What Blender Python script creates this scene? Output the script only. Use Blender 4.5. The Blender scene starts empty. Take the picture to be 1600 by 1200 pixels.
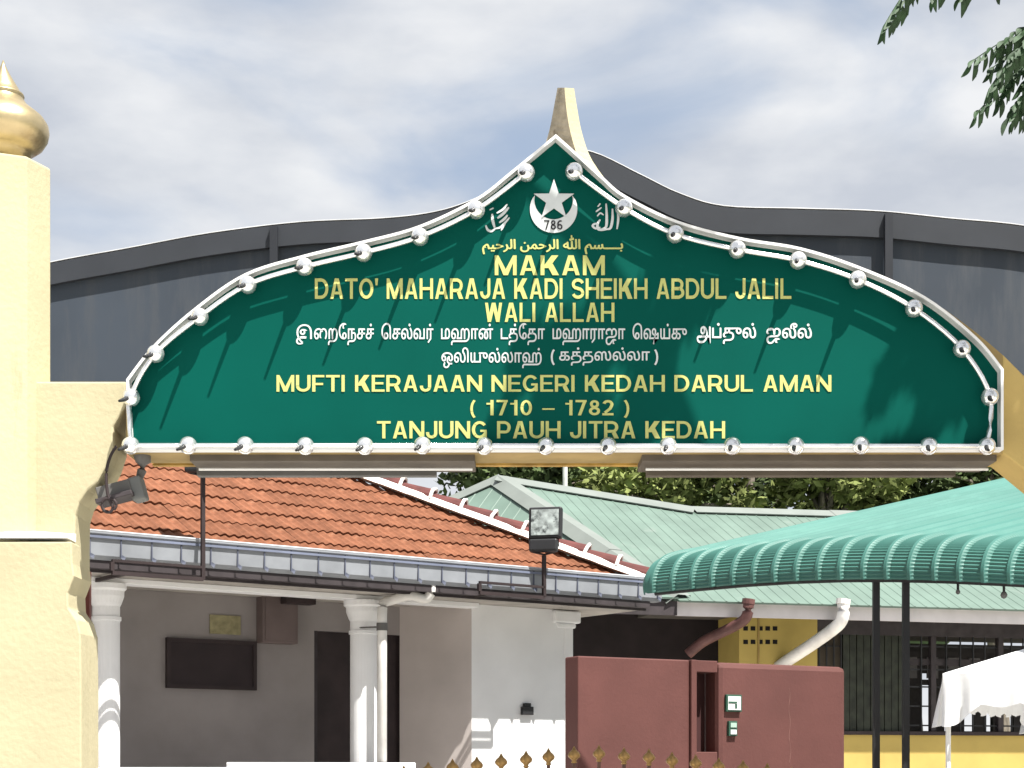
import bpy, bmesh, math, random
from mathutils import Vector as V, Matrix
random.seed(7)
sc = bpy.context.scene
C = sc.collection
PI = math.pi
# ------------------------------------------------------------------ camera
F = 2600.0; EYE = 1.6
cam = bpy.data.objects.new('camera', bpy.data.cameras.new('camera')); C.objects.link(cam)
cam.location = (0, 0, EYE); cam.rotation_euler = (PI/2, 0, 0)
cam.data.sensor_width = 36; cam.data.lens = 36*F/1600; cam.data.shift_y = 0.375
cam.data.clip_end = 3000; sc.camera = cam
# ------------------------------------------------------------------ light
SUN = V((0.36, -0.38, 1)).normalized()
sl = bpy.data.lights.new('sun', 'SUN'); sl.energy = 4.1; sl.angle = math.radians(0.5); sl.color = (1, .965, .9)
so = bpy.data.objects.new('sun', sl); C.objects.link(so); so.location = (5, -5, 20)
so.rotation_euler = SUN.to_track_quat('Z', 'Y').to_euler()
w = bpy.data.worlds.new('World'); sc.world = w; w.use_nodes = True
nt = w.node_tree; N = nt.nodes; L = nt.links
bg = N['Background']; bg.inputs[1].default_value = 0.1
sky = N.new('ShaderNodeTexSky'); sky.sky_type = 'NISHITA'; sky.sun_disc = False
sky.sun_elevation = math.asin(SUN.z); sky.sun_rotation = math.atan2(SUN.x, SUN.y); sky.air_density = 1.0; sky.dust_density = 0.3
tc = N.new('ShaderNodeTexCoord'); mp = N.new('ShaderNodeMapping'); mp.inputs['Scale'].default_value = (1, 1, 2.5)
mp.inputs['Location'].default_value = (0.31, 0.0, 0.47)
L.new(tc.outputs['Generated'], mp.inputs[0])
n1 = N.new('ShaderNodeTexNoise'); n1.inputs['Scale'].default_value = 4.2; n1.inputs['Detail'].default_value = 7
n1.inputs['Roughness'].default_value = .48; n1.inputs['Distortion'].default_value = .35
L.new(mp.outputs[0], n1.inputs['Vector'])
cr = N.new('ShaderNodeValToRGB'); cr.color_ramp.elements[0].position = .30; cr.color_ramp.elements[1].position = .52
cr.color_ramp.interpolation = 'EASE'
L.new(n1.outputs[0], cr.inputs[0])
n2 = N.new('ShaderNodeTexNoise'); n2.inputs['Scale'].default_value = 7; n2.inputs['Detail'].default_value = 6
L.new(mp.outputs[0], n2.inputs['Vector'])
cc = N.new('ShaderNodeValToRGB'); cc.color_ramp.elements[0].color = (2.15, 2.3, 2.58, 1); cc.color_ramp.elements[1].color = (3.25, 3.3, 3.38, 1)
cc.color_ramp.elements[0].position = .35; cc.color_ramp.elements[1].position = .65
L.new(n2.outputs[0], cc.inputs[0])
veil = N.new('ShaderNodeMixRGB'); veil.inputs[0].default_value = .85; veil.inputs[2].default_value = (1.5, 1.78, 2.22, 1)
L.new(sky.outputs[0], veil.inputs[1])
mx = N.new('ShaderNodeMixRGB'); L.new(cr.outputs[0], mx.inputs[0]); L.new(veil.outputs[0], mx.inputs[1]); L.new(cc.outputs[0], mx.inputs[2])
L.new(mx.outputs[0], bg.inputs[0])
vs = sc.view_settings; vs.view_transform = 'Standard'; vs.look = 'None'; vs.gamma = 1; vs.use_curve_mapping = False
vs.exposure = 1.45
sc.cycles.caustics_reflective = False
# ------------------------------------------------------------------ helpers
def P(px, row, Y):
    return V(((px-800)*Y/F, Y, EYE+(1200-row)*Y/F))
def pl(px, row, p0, n):                      # pixel's ray meets a plane of the place
    d = V(((px-800)/F, 1, (1200-row)/F)); o = V((0, 0, EYE))
    return o + d*((p0-o).dot(n)/d.dot(n))
def tag(o, label=None, cat=None, group=None, kind=None):
    if label: o['label'] = label
    if cat: o['category'] = cat
    if group: o['group'] = group
    if kind: o['kind'] = kind
    return o
def empty(name, loc, label, cat, group=None):
    o = bpy.data.objects.new(name, None); C.objects.link(o); o.location = loc; o.empty_display_size = .2
    return tag(o, label, cat, group)
WM = {}
def wloc(o):
    v = V((0, 0, 0))
    while o: v = v + o.location; o = o.parent
    return v
def link(name, me, mat, parent=None, origin=None, smooth=False):
    o = bpy.data.objects.new(name, me); C.objects.link(o)
    if mat is not None and not me.materials: me.materials.append(mat)
    if smooth:
        me.polygons.foreach_set('use_smooth', [True]*len(me.polygons))
    if parent: o.parent = parent
    return o
class MB:
    def __init__(s): s.v = []; s.f = []
    def add(s, vs_, fs_):
        b = len(s.v); s.v += [tuple(p) for p in vs_]; s.f += [tuple(b+i for i in f) for f in fs_]; return s
    def hexa(s, p):                          # 8 points: bottom 4, top 4
        return s.add(p, [(0,3,2,1),(4,5,6,7),(0,1,5,4),(1,2,6,5),(2,3,7,6),(3,0,4,7)])
    def box(s, a, b):
        x0,y0,z0 = a; x1,y1,z1 = b
        return s.hexa([(x0,y0,z0),(x1,y0,z0),(x1,y1,z0),(x0,y1,z0),(x0,y0,z1),(x1,y0,z1),(x1,y1,z1),(x0,y1,z1)])
    def obox(s, o, ax, ay, az):              # oriented box: corner + three edge vectors
        o = V(o); return s.hexa([o, o+ax, o+ax+ay, o+ay, o+az, o+ax+az, o+ax+ay+az, o+ay+az])
    def prism(s, pts, d):                    # polygon extruded by d
        n = len(pts); a = [V(p) for p in pts]; b = [p+d for p in a]
        return s.add(a+b, [tuple(range(n))] + [tuple(reversed(range(n, 2*n)))] + [(i, i+n, (i+1)%n+n, (i+1)%n) for i in range(n)])
    def tube(s, pts, r, seg=8, cap=True):
        pts = [V(p) for p in pts]; rs = r if isinstance(r, (list, tuple)) else [r]*len(pts)
        rings = []; up = V((0.03, .05, 1)).normalized()
        for i, p in enumerate(pts):
            t = (pts[min(i+1, len(pts)-1)]-pts[max(i-1, 0)]).normalized()
            x = t.cross(up)
            if x.length < .1: x = t.cross(V((1, 0, 0)))
            x.normalize(); y = x.cross(t)
            rings.append([p + (x*math.cos(2*PI*k/seg)+y*math.sin(2*PI*k/seg))*rs[i] for k in range(seg)])
        b = len(s.v); s.v += [tuple(q) for rg in rings for q in rg]
        for i in range(len(pts)-1):
            for k in range(seg):
                s.f.append((b+i*seg+k, b+i*seg+(k+1)%seg, b+(i+1)*seg+(k+1)%seg, b+(i+1)*seg+k))
        if cap:
            s.f.append(tuple(b+k for k in reversed(range(seg)))); s.f.append(tuple(b+(len(pts)-1)*seg+k for k in range(seg)))
        return s
    def lathe(s, c, prof, seg=24):
        c = V(c); b = len(s.v)
        for r, z in prof:
            for k in range(seg): s.v.append(tuple(c+V((r*math.cos(2*PI*k/seg), r*math.sin(2*PI*k/seg), z))))
        for i in range(len(prof)-1):
            for k in range(seg):
                s.f.append((b+i*seg+k, b+i*seg+(k+1)%seg, b+(i+1)*seg+(k+1)%seg, b+(i+1)*seg+k))
        s.f.append(tuple(b+k for k in reversed(range(seg)))); s.f.append(tuple(b+(len(prof)-1)*seg+k for k in range(seg)))
        return s
    def mesh(s, name='m', fix=True):
        me = bpy.data.meshes.new(name); me.from_pydata(s.v, [], s.f); me.update()
        if fix:
            bm = bmesh.new(); bm.from_mesh(me); bmesh.ops.recalc_face_normals(bm, faces=bm.faces); bm.to_mesh(me); bm.free()
        return me
    def build(s, name, mat, parent=None, smooth=False, bevel=0, fix=True, label=None):
        base = wloc(parent) if parent else V((0, 0, 0))
        if parent is None:                   # put the origin at the base of the thing
            xs = [p[0] for p in s.v]; ys = [p[1] for p in s.v]; zs = [p[2] for p in s.v]
            base = V(((min(xs)+max(xs))/2, (min(ys)+max(ys))/2, min(zs)))
        s.v = [(p[0]-base.x, p[1]-base.y, p[2]-base.z) for p in s.v]
        o = link(name, s.mesh(name, fix), mat, parent, smooth=smooth)
        if parent is None: o.location = base
        if bevel:
            m = o.modifiers.new('bevel', 'BEVEL'); m.width = bevel; m.segments = 2; m.limit_method = 'ANGLE'
        if label: o['label'] = label
        return o
def spline(pts, n=6):                        # Catmull-Rom through 2D/3D points
    pts = [V(p) for p in pts]; out = []
    for i in range(len(pts)-1):
        p0 = pts[max(i-1, 0)]; p1 = pts[i]; p2 = pts[i+1]; p3 = pts[min(i+2, len(pts)-1)]
        for k in range(n):
            t = k/n
            out.append(.5*((2*p1)+(p2-p0)*t+(2*p0-5*p1+4*p2-p3)*t*t+(3*p1-3*p2+p3-p0)*t**3))
    out.append(pts[-1]); return out
MATS = {}
def mat(name, col, rough=.8, metal=0, var=.12, scale=3, bump=0, bscale=40, spec=.3, col2=None, rand=0, stain=None, det=5, stretch=None, emit=0, trans=0):
    if name in MATS: return MATS[name]
    m = bpy.data.materials.new(name); m.use_nodes = True; nt = m.node_tree; N = nt.nodes; L = nt.links
    b = N['Principled BSDF']; b.inputs['Roughness'].default_value = rough; b.inputs['Metallic'].default_value = metal
    b.inputs['Specular IOR Level'].default_value = spec
    tc = N.new('ShaderNodeTexCoord'); mp = N.new('ShaderNodeMapping'); L.new(tc.outputs['Object'], mp.inputs[0])
    if stretch: mp.inputs['Scale'].default_value = stretch
    n = N.new('ShaderNodeTexNoise'); n.inputs['Scale'].default_value = scale; n.inputs['Detail'].default_value = det
    L.new(mp.outputs[0], n.inputs['Vector'])
    r = N.new('ShaderNodeValToRGB'); c2 = col2 or [max(0, c*(1-2*var)) for c in col]; c1 = col if col2 else [min(1, c*(1+var)) for c in col]
    r.color_ramp.elements[0].position = .32; r.color_ramp.elements[1].position = .68
    r.color_ramp.elements[0].color = (*c2, 1); r.color_ramp.elements[1].color = (*c1, 1)
    L.new(n.outputs[0], r.inputs[0]); out = r.outputs[0]
    if stain:
        sn = N.new('ShaderNodeTexNoise'); sn.inputs['Scale'].default_value = stain[1]; sn.inputs['Detail'].default_value = 8; sn.inputs['Roughness'].default_value = .7
        sm = N.new('ShaderNodeMapping'); L.new(tc.outputs['Object'], sm.inputs[0]); sm.inputs['Scale'].default_value = stain[3] if len(stain) > 3 else (1, 1, .35)
        L.new(sm.outputs[0], sn.inputs['Vector'])
        sr = N.new('ShaderNodeValToRGB'); sr.color_ramp.elements[0].position = stain[2]; sr.color_ramp.elements[1].position = min(1, stain[2]+.14)
        L.new(sn.outputs[0], sr.inputs[0])
        mx = N.new('ShaderNodeMixRGB'); L.new(sr.outputs[0], mx.inputs[0]); L.new(out, mx.inputs[1]); mx.inputs[2].default_value = (*stain[0], 1); out = mx.outputs[0]
    if rand:
        oi = N.new('ShaderNodeObjectInfo'); mr = N.new('ShaderNodeMapRange'); L.new(oi.outputs['Random'], mr.inputs[0])
        mr.inputs[3].default_value = 1-rand; mr.inputs[4].default_value = 1+rand*.6
        hs = N.new('ShaderNodeHueSaturation'); L.new(mr.outputs[0], hs.inputs['Value']); L.new(out, hs.inputs['Color']); out = hs.outputs[0]
    L.new(out, b.inputs['Base Color'])
    if bump:
        bn = N.new('ShaderNodeTexNoise'); bn.inputs['Scale'].default_value = bscale; bn.inputs['Detail'].default_value = 4
        L.new(tc.outputs['Object'], bn.inputs['Vector'])
        bp = N.new('ShaderNodeBump'); bp.inputs['Strength'].default_value = bump; bp.inputs['Distance'].default_value = .02
        L.new(bn.outputs[0], bp.inputs['Height']); L.new(bp.outputs[0], b.inputs['Normal'])
    if emit: L.new(out, b.inputs['Emission Color']); b.inputs['Emission Strength'].default_value = emit
    if trans: b.inputs['Transmission Weight'].default_value = trans
    MATS[name] = m; return m
cream = mat('cream_plaster', (.45, .405, .262), .85, var=.04, scale=2, bump=.2, bscale=26, stain=((.36, .31, .19), 2.6, .60, (2.2, 2.2, .3)))
ochre = mat('ochre_plaster', (.52, .38, .14), .85, var=.06, scale=2, bump=.25, bscale=25)
dirty = mat('weathered_plaster', (.42, .36, .27), .9, var=.15, scale=14, bump=.3, bscale=30, stain=((.13, .09, .06), 16, .55, (1, 1, .6)))
gold = mat('gold_paint', (.55, .44, .25), .36, metal=.85, var=.12, scale=5, bump=.08, bscale=30)
steel = mat('polished_steel', (.88, .88, .88), .22, metal=.82, var=.03, scale=20)
teal = mat('green_sign_sheet', (.0006, .072, .055), .55, var=.05, scale=1.2, spec=.05)
whitep = mat('white_paint', (.8, .8, .79), .55, var=.03)
lety = mat('pale_yellow_vinyl', (.50, .51, .17), .5, var=.04, scale=8)
letw = mat('white_vinyl', (.60, .63, .63), .5, var=.04, scale=8)
darkp = mat('black_paint', (.02, .02, .022), .5, var=.1)
charcoal = mat('charcoal_sheet', (.046, .057, .074), .5, var=.1, scale=.8, spec=.25, stain=((.062, .07, .082), 1.5, .5, (2.5, 1, .4)))
charcoal2 = mat('charcoal_frame', (.022, .025, .032), .55, var=.08, scale=2)
wallw = mat('white_wall_paint', (.80, .80, .81), .85, var=.03, scale=2, bump=.08, bscale=60, stain=((.62, .61, .58), 2.5, .68))
wallg = mat('porch_wall_shaded', (.29, .265, .26), .9, var=.08, scale=1.5, bump=.05, bscale=60)  # porch back wall: part of its shade is put into this grey
tilem = mat('orange_clay', (.19, .077, .042), .85, var=.16, scale=9, bump=.2, bscale=60, rand=.16, stain=((.25, .125, .075), 12, .58, (1, 1, 1)), spec=.15)
redclay = mat('dark_red_clay', (.11, .035, .032), .8, var=.15, scale=6)
mortar = mat('white_mortar', (.78, .76, .72), .9, var=.08, scale=12, bump=.3, bscale=30)
gutm = mat('grey_gutter_plastic', (.26, .275, .30), .5, var=.08, scale=3)
fasc = mat('dark_brown_timber', (.045, .037, .04), .7, var=.15, scale=5)
doorm = mat('dark_door', (.035, .024, .025), .6, var=.15, scale=4)
metalg = mat('pale_green_roof_metal', (.125, .18, .15), .5, var=.07, scale=1.5, spec=.3, stain=((.17, .21, .185), 1.2, .6, (1, 1, 1)))
capm = mat('pale_ridge_metal', (.18, .20, .185), .55, var=.05, scale=2)
canopym = mat('sea_green_canopy_metal', (.048, .165, .138), .55, var=.06, scale=.7, spec=.5, stain=((.06, .185, .155), .8, .5, (1, 1, 1)))
maroon = mat('maroon_plaster', (.112, .043, .038), .72, var=.08, scale=1.6, bump=.1, bscale=30, stain=((.165, .062, .055), 2.4, .62, (1.5, 1.5, .25)))
yellow = mat('yellow_wall_paint', (.46, .34, .10), .8, var=.05, scale=2)
tentm = mat('white_tarpaulin', (.80, .81, .83), .6, var=.03, scale=3, bump=.1, bscale=6)
pvc = mat('white_pvc', (.72, .70, .67), .5, var=.06, scale=6)
brownpipe = mat('brown_pipe_paint', (.13, .06, .055), .5, var=.15, scale=6)
concrete = mat('pale_concrete', (.50, .48, .45), .9, var=.12, scale=.6, bump=.2, bscale=20, stain=((.25, .24, .22), .5, .6, (1, 1, 1)))
grassm = mat('grass_ground', (.10, .13, .05), .95, var=.3, scale=.3, bump=.4, bscale=5)
glassm = mat('lamp_glass', (.34, .38, .37), .22, var=.25, scale=14, spec=.6, stain=((.05, .055, .055), 9, .5, (1, 1, 1)))
leafn = mat('neem_leaf_green', (.028, .065, .024), .6, var=.25, scale=30, rand=.3)
leafs = [mat('dark_leaf_green', (.07, .095, .04), .9, spec=.08, var=.35, scale=1.1, rand=.1),
         mat('bright_leaf_green', (.19, .22, .075), .9, spec=.08, var=.35, scale=1.1, rand=.1)]
bark = mat('grey_bark', (.20, .17, .14), .95, var=.3, scale=4, bump=.6, bscale=12, stretch=(3, 3, .6))
greyp = mat('grey_steel_paint', (.12, .115, .11), .6, var=.1, scale=4)
beige = mat('beige_steel_paint', (.11, .092, .072), .7, var=.12, scale=4)
# ------------------------------------------------------------------ ground
g = MB().add([(-300, -60, 0), (300, -60, 0), (300, 900, 0), (-300, 900, 0)], [(0, 1, 2, 3)])
tag(g.build('ground', grassm, fix=False), kind='structure')
g = MB().add([(-25, -30, .004), (25, -30, .004), (25, 34, .004), (-25, 34, .004)], [(0, 1, 2, 3)])
tag(g.build('driveway', concrete, fix=False), kind='structure')  # unseen yard, made wide and pale to bounce light onto the walls
# ================================================================== GATEWAY
YA = 10.53; DA = .38
gate = empty('gateway', (0.2, YA, 0), 'cream plastered gateway with ornate arch, pinnacle and gold domed pillar carrying the green sign', 'gateway')
# left flank wall with ornamental reveal
edge = [(197, 596), (197, 634), (190, 645), (177, 667), (177, 697), (168, 725), (153, 753), (137, 766), (124, 785), (118, 805), (117, 846), (117, 880), (120, 900),
        (110, 926), (111, 950), (124, 968), (130, 990), (131, 1060)]
def zy(p, Y): return P(p[0], p[1], Y)
left = [P(-60, 596, YA)] + [zy(p, YA) for p in edge]
xl = left[-1].x; left += [V((xl, YA, 0)), V((left[0].x, YA, 0))]
MB().prism(left, V((0, DA, 0))).build('flank_wall', cream, gate, bevel=.012)
mir = [(1776-p[0], p[1]) for p in edge]
right = [P(1820, 600, YA), P(1700, 600, YA), P(1640, 600, YA), P(1600, 586, YA), P(1566, 552, YA), P(1566, 708, YA), P(1578, 716, YA)] + [zy(p, YA) for p in mir if p[1] > 740]
right += [V((right[-1].x, YA, 0)), V((right[0].x, YA, 0))]
MB().prism(right, V((0, DA, 0))).build('flank_wall', ochre, gate, bevel=.012)
# thicker lower section topped by a sloping ledge on each side
for sgn, m_ in ((1, cream), (-1, ochre)):
    ed = [p for p in (edge if sgn > 0 else mir) if p[1] > 850]
    X = (lambda q: q) if sgn > 0 else (lambda q: 1776-q)
    low = [P(X(-60), 846, YA-.2), P(X(112), 846, YA-.2)] + [P(p[0]-sgn*4, p[1], YA-.2) for p in ed]
    low += [V((low[-1].x, YA-.2, 0)), V((low[0].x, YA-.2, 0))]
    MB().prism(low, V((0, .197, 0))).build('plinth', m_, gate, bevel=.01)
    x0 = P(X(-60), 0, YA).x; x1 = P(X(119), 0, YA).x; z1 = P(0, 822, YA).z; z0 = P(0, 846, YA).z
    pts = [V((x0, YA-.003, z1)), V((x0, YA-.21, z0+.016)), V((x0, YA-.21, z0-.006)), V((x0, YA-.003, z0-.006))]
    pt2 = [V((x1, YA-.003, z1-.05)), V((x1, YA-.205, z0+.006)), V((x1, YA-.205, z0-.006)), V((x1, YA-.003, z0-.006))]
    MB().add(pts+pt2, [(0,1,2,3),(4,7,6,5),(0,4,5,1),(1,5,6,2),(2,6,7,3),(3,7,4,0)]).build('ledge', whitep if sgn > 0 else m_, gate)  # left ledge made white: its sunlit brightness is put into the colour
# pillars: octagonal shafts with gold domes
def pillar(px, m_):
    c = P(px, 0, 10.66); R = .302; zt = P(0, 241, 10.42).z
    mb = MB(); pr = [(R, 0), (R, zt-.05), (R*1.0, zt-.012), (R*.97, zt)]
    b = len(mb.v)
    for r, z in pr:
        for k in range(8):
            mb.v.append((c.x+r*math.sin(k*PI/4), c.y-r*math.cos(k*PI/4), z))
    for i in range(3):
        for k in range(8): mb.f.append((i*8+k, i*8+(k+1) % 8, (i+1)*8+(k+1) % 8, (i+1)*8+k))
    mb.f.append(tuple(range(24, 32)))
    sh = mb.build('pillar', m_, gate, bevel=.01)
    d = [(.15, -.10), (.15, -.03), (.17, -.02), (.17, -.005), (.205, .01), (.25, .045), (.278, .09), (.287, .135), (.28, .18), (.25, .225), (.20, .265), (.155, .30), (.13, .335), (.122, .35), (.132, .358), (.128, .37), (.112, .378), (.095, .41), (.07, .45), (.04, .50), (.015, .55), (.003, .585)]
    fb = MB().lathe((c.x, c.y, zt+.105), [(r, z) for r, z in d], 32)
    fb.build('dome_finial', gold, sh, smooth=True)
pillar(5, cream); pillar(1731, ochre)
# arch slab behind the sign
top = [(197, 600), (245, 572), (312, 515), (387, 468), (476, 440), (568, 420), (656, 396), (744, 356), (830, 290), (868, 262), (915, 280), (975, 335), (1055, 376), (1152, 402), (1247, 414), (1340, 432), (1440, 463), (1510, 508), (1566, 554)]
sp = spline([(a, b, 0) for a, b in top], 4)
arch = [P(p.x, p.y, YA+.005) for p in sp] + [P(1566, 708, YA+.005), P(197, 708, YA+.005)]
MB().prism(arch, V((0, DA-.03, 0))).build('arch', MATS.get('darker_ochre') or mat('darker_ochre', (.36, .26, .11), .85, var=.15, scale=3), gate)  # arch slab in a darker ochre than the right flank wall
# pinnacle: tapering horn turned so its right cheek faces the sun
fl = spline([(871, 137, 0), (865, 170, 0), (858, 205, 0), (846, 240, 0), (825, 275, 0)], 4)
fm = spline([(882, 137, 0), (885, 170, 0), (891, 205, 0), (903, 245, 0), (925, 290, 0)], 4)
fr = spline([(897, 138, 0), (902, 170, 0), (910, 210, 0), (926, 252, 0), (965, 305, 0)], 4)
mb = MB(); n = len(fl)
for i in range(n):
    a = P(fl[i].x, fl[i].y, 10.74); b = P(fm[i].x, fm[i].y, 10.62); c = P(fr[i].x, fr[i].y, 10.76)
    d = a + (c-b)*1.0; d.y += .05
    mb.v += [tuple(a), tuple(b), tuple(c), tuple(d)]
me_f = []; me_r = []
for i in range(n-1):
    for k in range(4): mb.f.append((i*4+k, i*4+(k+1) % 4, (i+1)*4+(k+1) % 4, (i+1)*4+k))
mb.f += [(3, 2, 1, 0), tuple((n-1)*4+k for k in range(4))]
pin = mb.build('pinnacle', dirty, gate); pin.data.materials.append(cream)
for i, f in enumerate(pin.data.polygons):
    if i < (n-1)*4 and i % 4 != 0: f.material_index = 1
# ================================================================== SIGN
YS = 10.5; YP = 10.49
sign = empty('gate_sign', P(868, 705, YS), 'green ogee gate sign with yellow and white lettering, crescent and star', 'sign')
lft = spline([(203, 598, 0), (245, 545, 0), (312, 485, 0), (387, 434, 0), (476, 406, 0), (568, 384, 0), (656, 360, 0), (744, 318, 0), (800, 275, 0), (868, 219, 0)], 6)
rgt = spline([(868, 219, 0), (905, 252, 0), (940, 284, 0), (975, 313, 0), (1055, 352, 0), (1152, 378, 0), (1247, 394, 0), (1340, 424, 0), (1440, 470, 0), (1520, 533, 0), (1561, 582, 0)], 6)
outl = [V((207, 706, 0)), V((203, 640, 0))] + lft + rgt[1:] + [V((1561, 706, 0))]
pan = [P(p.x, p.y, YS) for p in outl]
MB().prism(pan, V((0, -.01, 0))).build('sign_panel', teal, sign)
# rim lip
cen = V((868, 560, 0)); rim = MB(); n = len(outl)
def inset(i, d):
    a = outl[i-1]; b = outl[i]; c = outl[(i+1) % n]
    t1 = (b-a).normalized(); t2 = (c-b).normalized()
    n1 = V((-t1.y, t1.x, 0)); n2 = V((-t2.y, t2.x, 0)); m = (n1+n2).normalized()
    q = max(.45, m.dot(n1)); return b+m*(d/q)
ia = [inset(i, 3.4) for i in range(n)]
vo = []
for i in range(n):
    o_ = outl[i] + (outl[i]-ia[i])*.25
    for q, y in ((o_, YS+.004), (o_, YS-.088), (ia[i], YS-.088), (ia[i], YS+.004)): vo.append(P(q.x, q.y, YS) + V((0, y-YS, 0)))
fs = []
for i in range(n):
    j = (i+1) % n
    for k in range(4): fs.append((i*4+k, i*4+(k+1) % 4, j*4+(k+1) % 4, j*4+k))
rim.add(vo, fs).build('rim', whitep, sign)
# tube and balls
balls = [(822, 270), (744, 328), (656, 370), (568, 395), (476, 417), (387, 445), (312, 495), (243, 553), (205, 621), (204, 696), (294, 696), (383, 696), (477, 697), (570, 697), (660, 696), (757, 697), (853, 697), (950, 697), (1044, 697), (1144, 697), (1243, 697), (1345, 696), (1451, 697), (1542, 697), (1547, 620), (1503, 545), (1428, 482), (1340, 437), (1247, 407), (1152, 390), (1055, 366), (975, 325), (897, 268)]
YT = 10.415
a1 = spline([(x, y, 0) for x, y in balls[:10]], 5); a2 = spline([(x, y, 0) for x, y in balls[23:]], 5)
tp = [P(p.x, p.y, YT) for p in a1] + [P(p.x, p.y, YT) for p in a2]
MB().tube(tp, .0150, 12).build('steel_tube', steel, sign, smooth=True)
bprof = [(.0556*math.sin(PI*k/12), -.0556*math.cos(PI*k/12)) for k in range(1, 12)]
bme = MB().lathe((0, 0, 0), bprof, 20).mesh('ball')
spm = MB().tube([(-.014, -.035, -.010), (-.026, -.09, -.034), (-.036, -.165, -.058)], [.015, .013, .008], 10).mesh('spike')
for i, (x, y) in enumerate(balls):
    b = link('ball', bme, steel, sign, smooth=True) if i == 0 else bpy.data.objects.new('ball', bme)
    if i: C.objects.link(b); b.parent = sign
    b.location = P(x, y, YT) - sign.location
    s = bpy.data.objects.new('spike', spm); C.objects.link(s); s.parent = b
    if i == 0: spm.materials.append(darkp)
# ---- lettering. own grotesque capitals built from strokes (cap height 1)
T_ = .158
def stroke(pts, t=T_):                       # constant-width polyline
    out = []; h = t/2; n = len(pts); Lp = []; Rp = []
    for i, p in enumerate(pts):
        a = pts[max(i-1, 0)]; b = pts[min(i+1, n-1)]
        dx, dy = b[0]-a[0], b[1]-a[1]; l = math.hypot(dx, dy) or 1
        nx, ny = -dy/l, dx/l
        Lp.append((p[0]+nx*h, p[1]+ny*h)); Rp.append((p[0]-nx*h, p[1]-ny*h))
    return [(Lp[i], Rp[i], Rp[i+1], Lp[i+1]) for i in range(n-1)]
def dg(x0, y0, x1, y1, w_=None):             # diagonal cut horizontally
    l = math.hypot(x1-x0, y1-y0); w_ = w_ or T_*l/abs(y1-y0); h = w_/2
    return [((x0-h, y0), (x0+h, y0), (x1+h, y1), (x1-h, y1))]
def rc(x0, y0, x1, y1): return [((x0, y0), (x1, y0), (x1, y1), (x0, y1))]
def arc(cx, cy, rx, ry, a0, a1, n=10):
    return [(cx+rx*math.cos(math.radians(a0+(a1-a0)*k/n)), cy+ry*math.sin(math.radians(a0+(a1-a0)*k/n))) for k in range(n+1)]
h = T_/2; t = T_
G = {}
G['I'] = (.2, rc(0, 0, t, 1)); G['L'] = (.62, rc(0, 0, t, 1)+rc(t, 0, .6, t*.9))
G['T'] = (.68, rc(.34-h, 0, .34+h, 1-t*.9)+rc(0, 1-t*.9, .68, 1))
G['E'] = (.64, rc(0, 0, t, 1)+rc(t, 0, .64, t*.85)+rc(t, 1-t*.85, .63, 1)+rc(t, .5-t*.4, .58, .5+t*.42))
G['F'] = (.6, rc(0, 0, t, 1)+rc(t, 1-t*.85, .6, 1)+rc(t, .46-t*.4, .54, .46+t*.42))
G['H'] = (.74, rc(0, 0, t, 1)+rc(.74-t, 0, .74, 1)+rc(t, .5-t*.45, .74-t, .5+t*.45))
G['N'] = (.74, rc(0, 0, t*.97, 1)+rc(.74-t*.97, 0, .74, 1)+[((t*.97, 1), (t*.97, .66), (.74-t*.97, 0), (.74-t*.97, .34))])
G['M'] = (.88, rc(0, 0, t*.93, 1)+rc(.88-t*.93, 0, .88, 1)+[((t*.93, 1), (t*.93, .62), (.44-.09, 0), (.44, .30)), ((.88-t*.93, 1), (.44, .30), (.44+.09, 0), (.88-t*.93, .62)), ((.35, 0), (.53, 0), (.44, .30))])
G['A'] = (.76, dg(.11, 0, .38-.028, 1)+dg(.65, 0, .38+.028, 1)+rc(.22, .22, .54, .22+t*.85))
G['K'] = (.74, rc(0, 0, t, 1)+dg(.20, .36, .58, 1, .27)+dg(.36, .58, .61, 0, .26))
G['W'] = (1.0, dg(.11, 1, .26, 0)+dg(.26, 0, .50, 1, .2)+dg(.50, 1, .74, 0, .2)+dg(.74, 0, .89, 1))
G['O'] = (.78, stroke(arc(.39, .5, .39-h, .5-h, 0, 360, 26)))
G['0'] = (.58, stroke(arc(.29, .5, .29-h*.95, .5-h, 0, 360, 24), t*.95))
G['D'] = (.74, rc(0, 0, t, 1)+stroke([(t, h), (.32, h)]+arc(.34, .5, .40-h, .5-h, -85, 85, 14)+[(.32, 1-h), (t, 1-h)]))
G['P'] = (.68, rc(0, 0, t, 1)+stroke([(t, .37), (.40, .37)]+arc(.41, .635, .27-h, .265, -80, 80, 10)+[(.40, 1-h), (t, 1-h)]))
G['R'] = (.73, rc(0, 0, t, 1)+stroke([(t, .41), (.42, .41)]+arc(.43, .655, .27-h, .245, -80, 80, 10)+[(.42, 1-h), (t, 1-h)])+[((.36, .36), (.56, .40), (.73, 0), (.50, 0))])
G['B'] = (.71, rc(0, 0, t, 1)+stroke([(t, .50), (.40, .50)]+arc(.41, .70, .25-h, .20, -80, 80, 8)+[(.40, 1-h), (t, 1-h)])+stroke([(t, h), (.42, h)]+arc(.43, .30, .28-h, .20, -80, 80, 8)+[(.42, .50), (t, .50)]))
G['J'] = (.56, stroke([(.56-h, 1), (.56-h, .32)]+arc(.28, .30, .28-h, .30-h, 0, -180, 12)[1:]+[(h, .36)]))
G['U'] = (.72, stroke([(h, 1), (h, .36)]+arc(.36, .34, .36-h, .34-h, 180, 360, 14)[1:]+[(.72-h, 1)]))
G['S'] = (.68, stroke(arc(.34, .715, .34-h, .285-h, 15, 270, 14)[:-2]+[(.30, .525), (.40, .485)]+arc(.34, .29, .34-h, .29-h, 75, -165, 13)))
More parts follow.
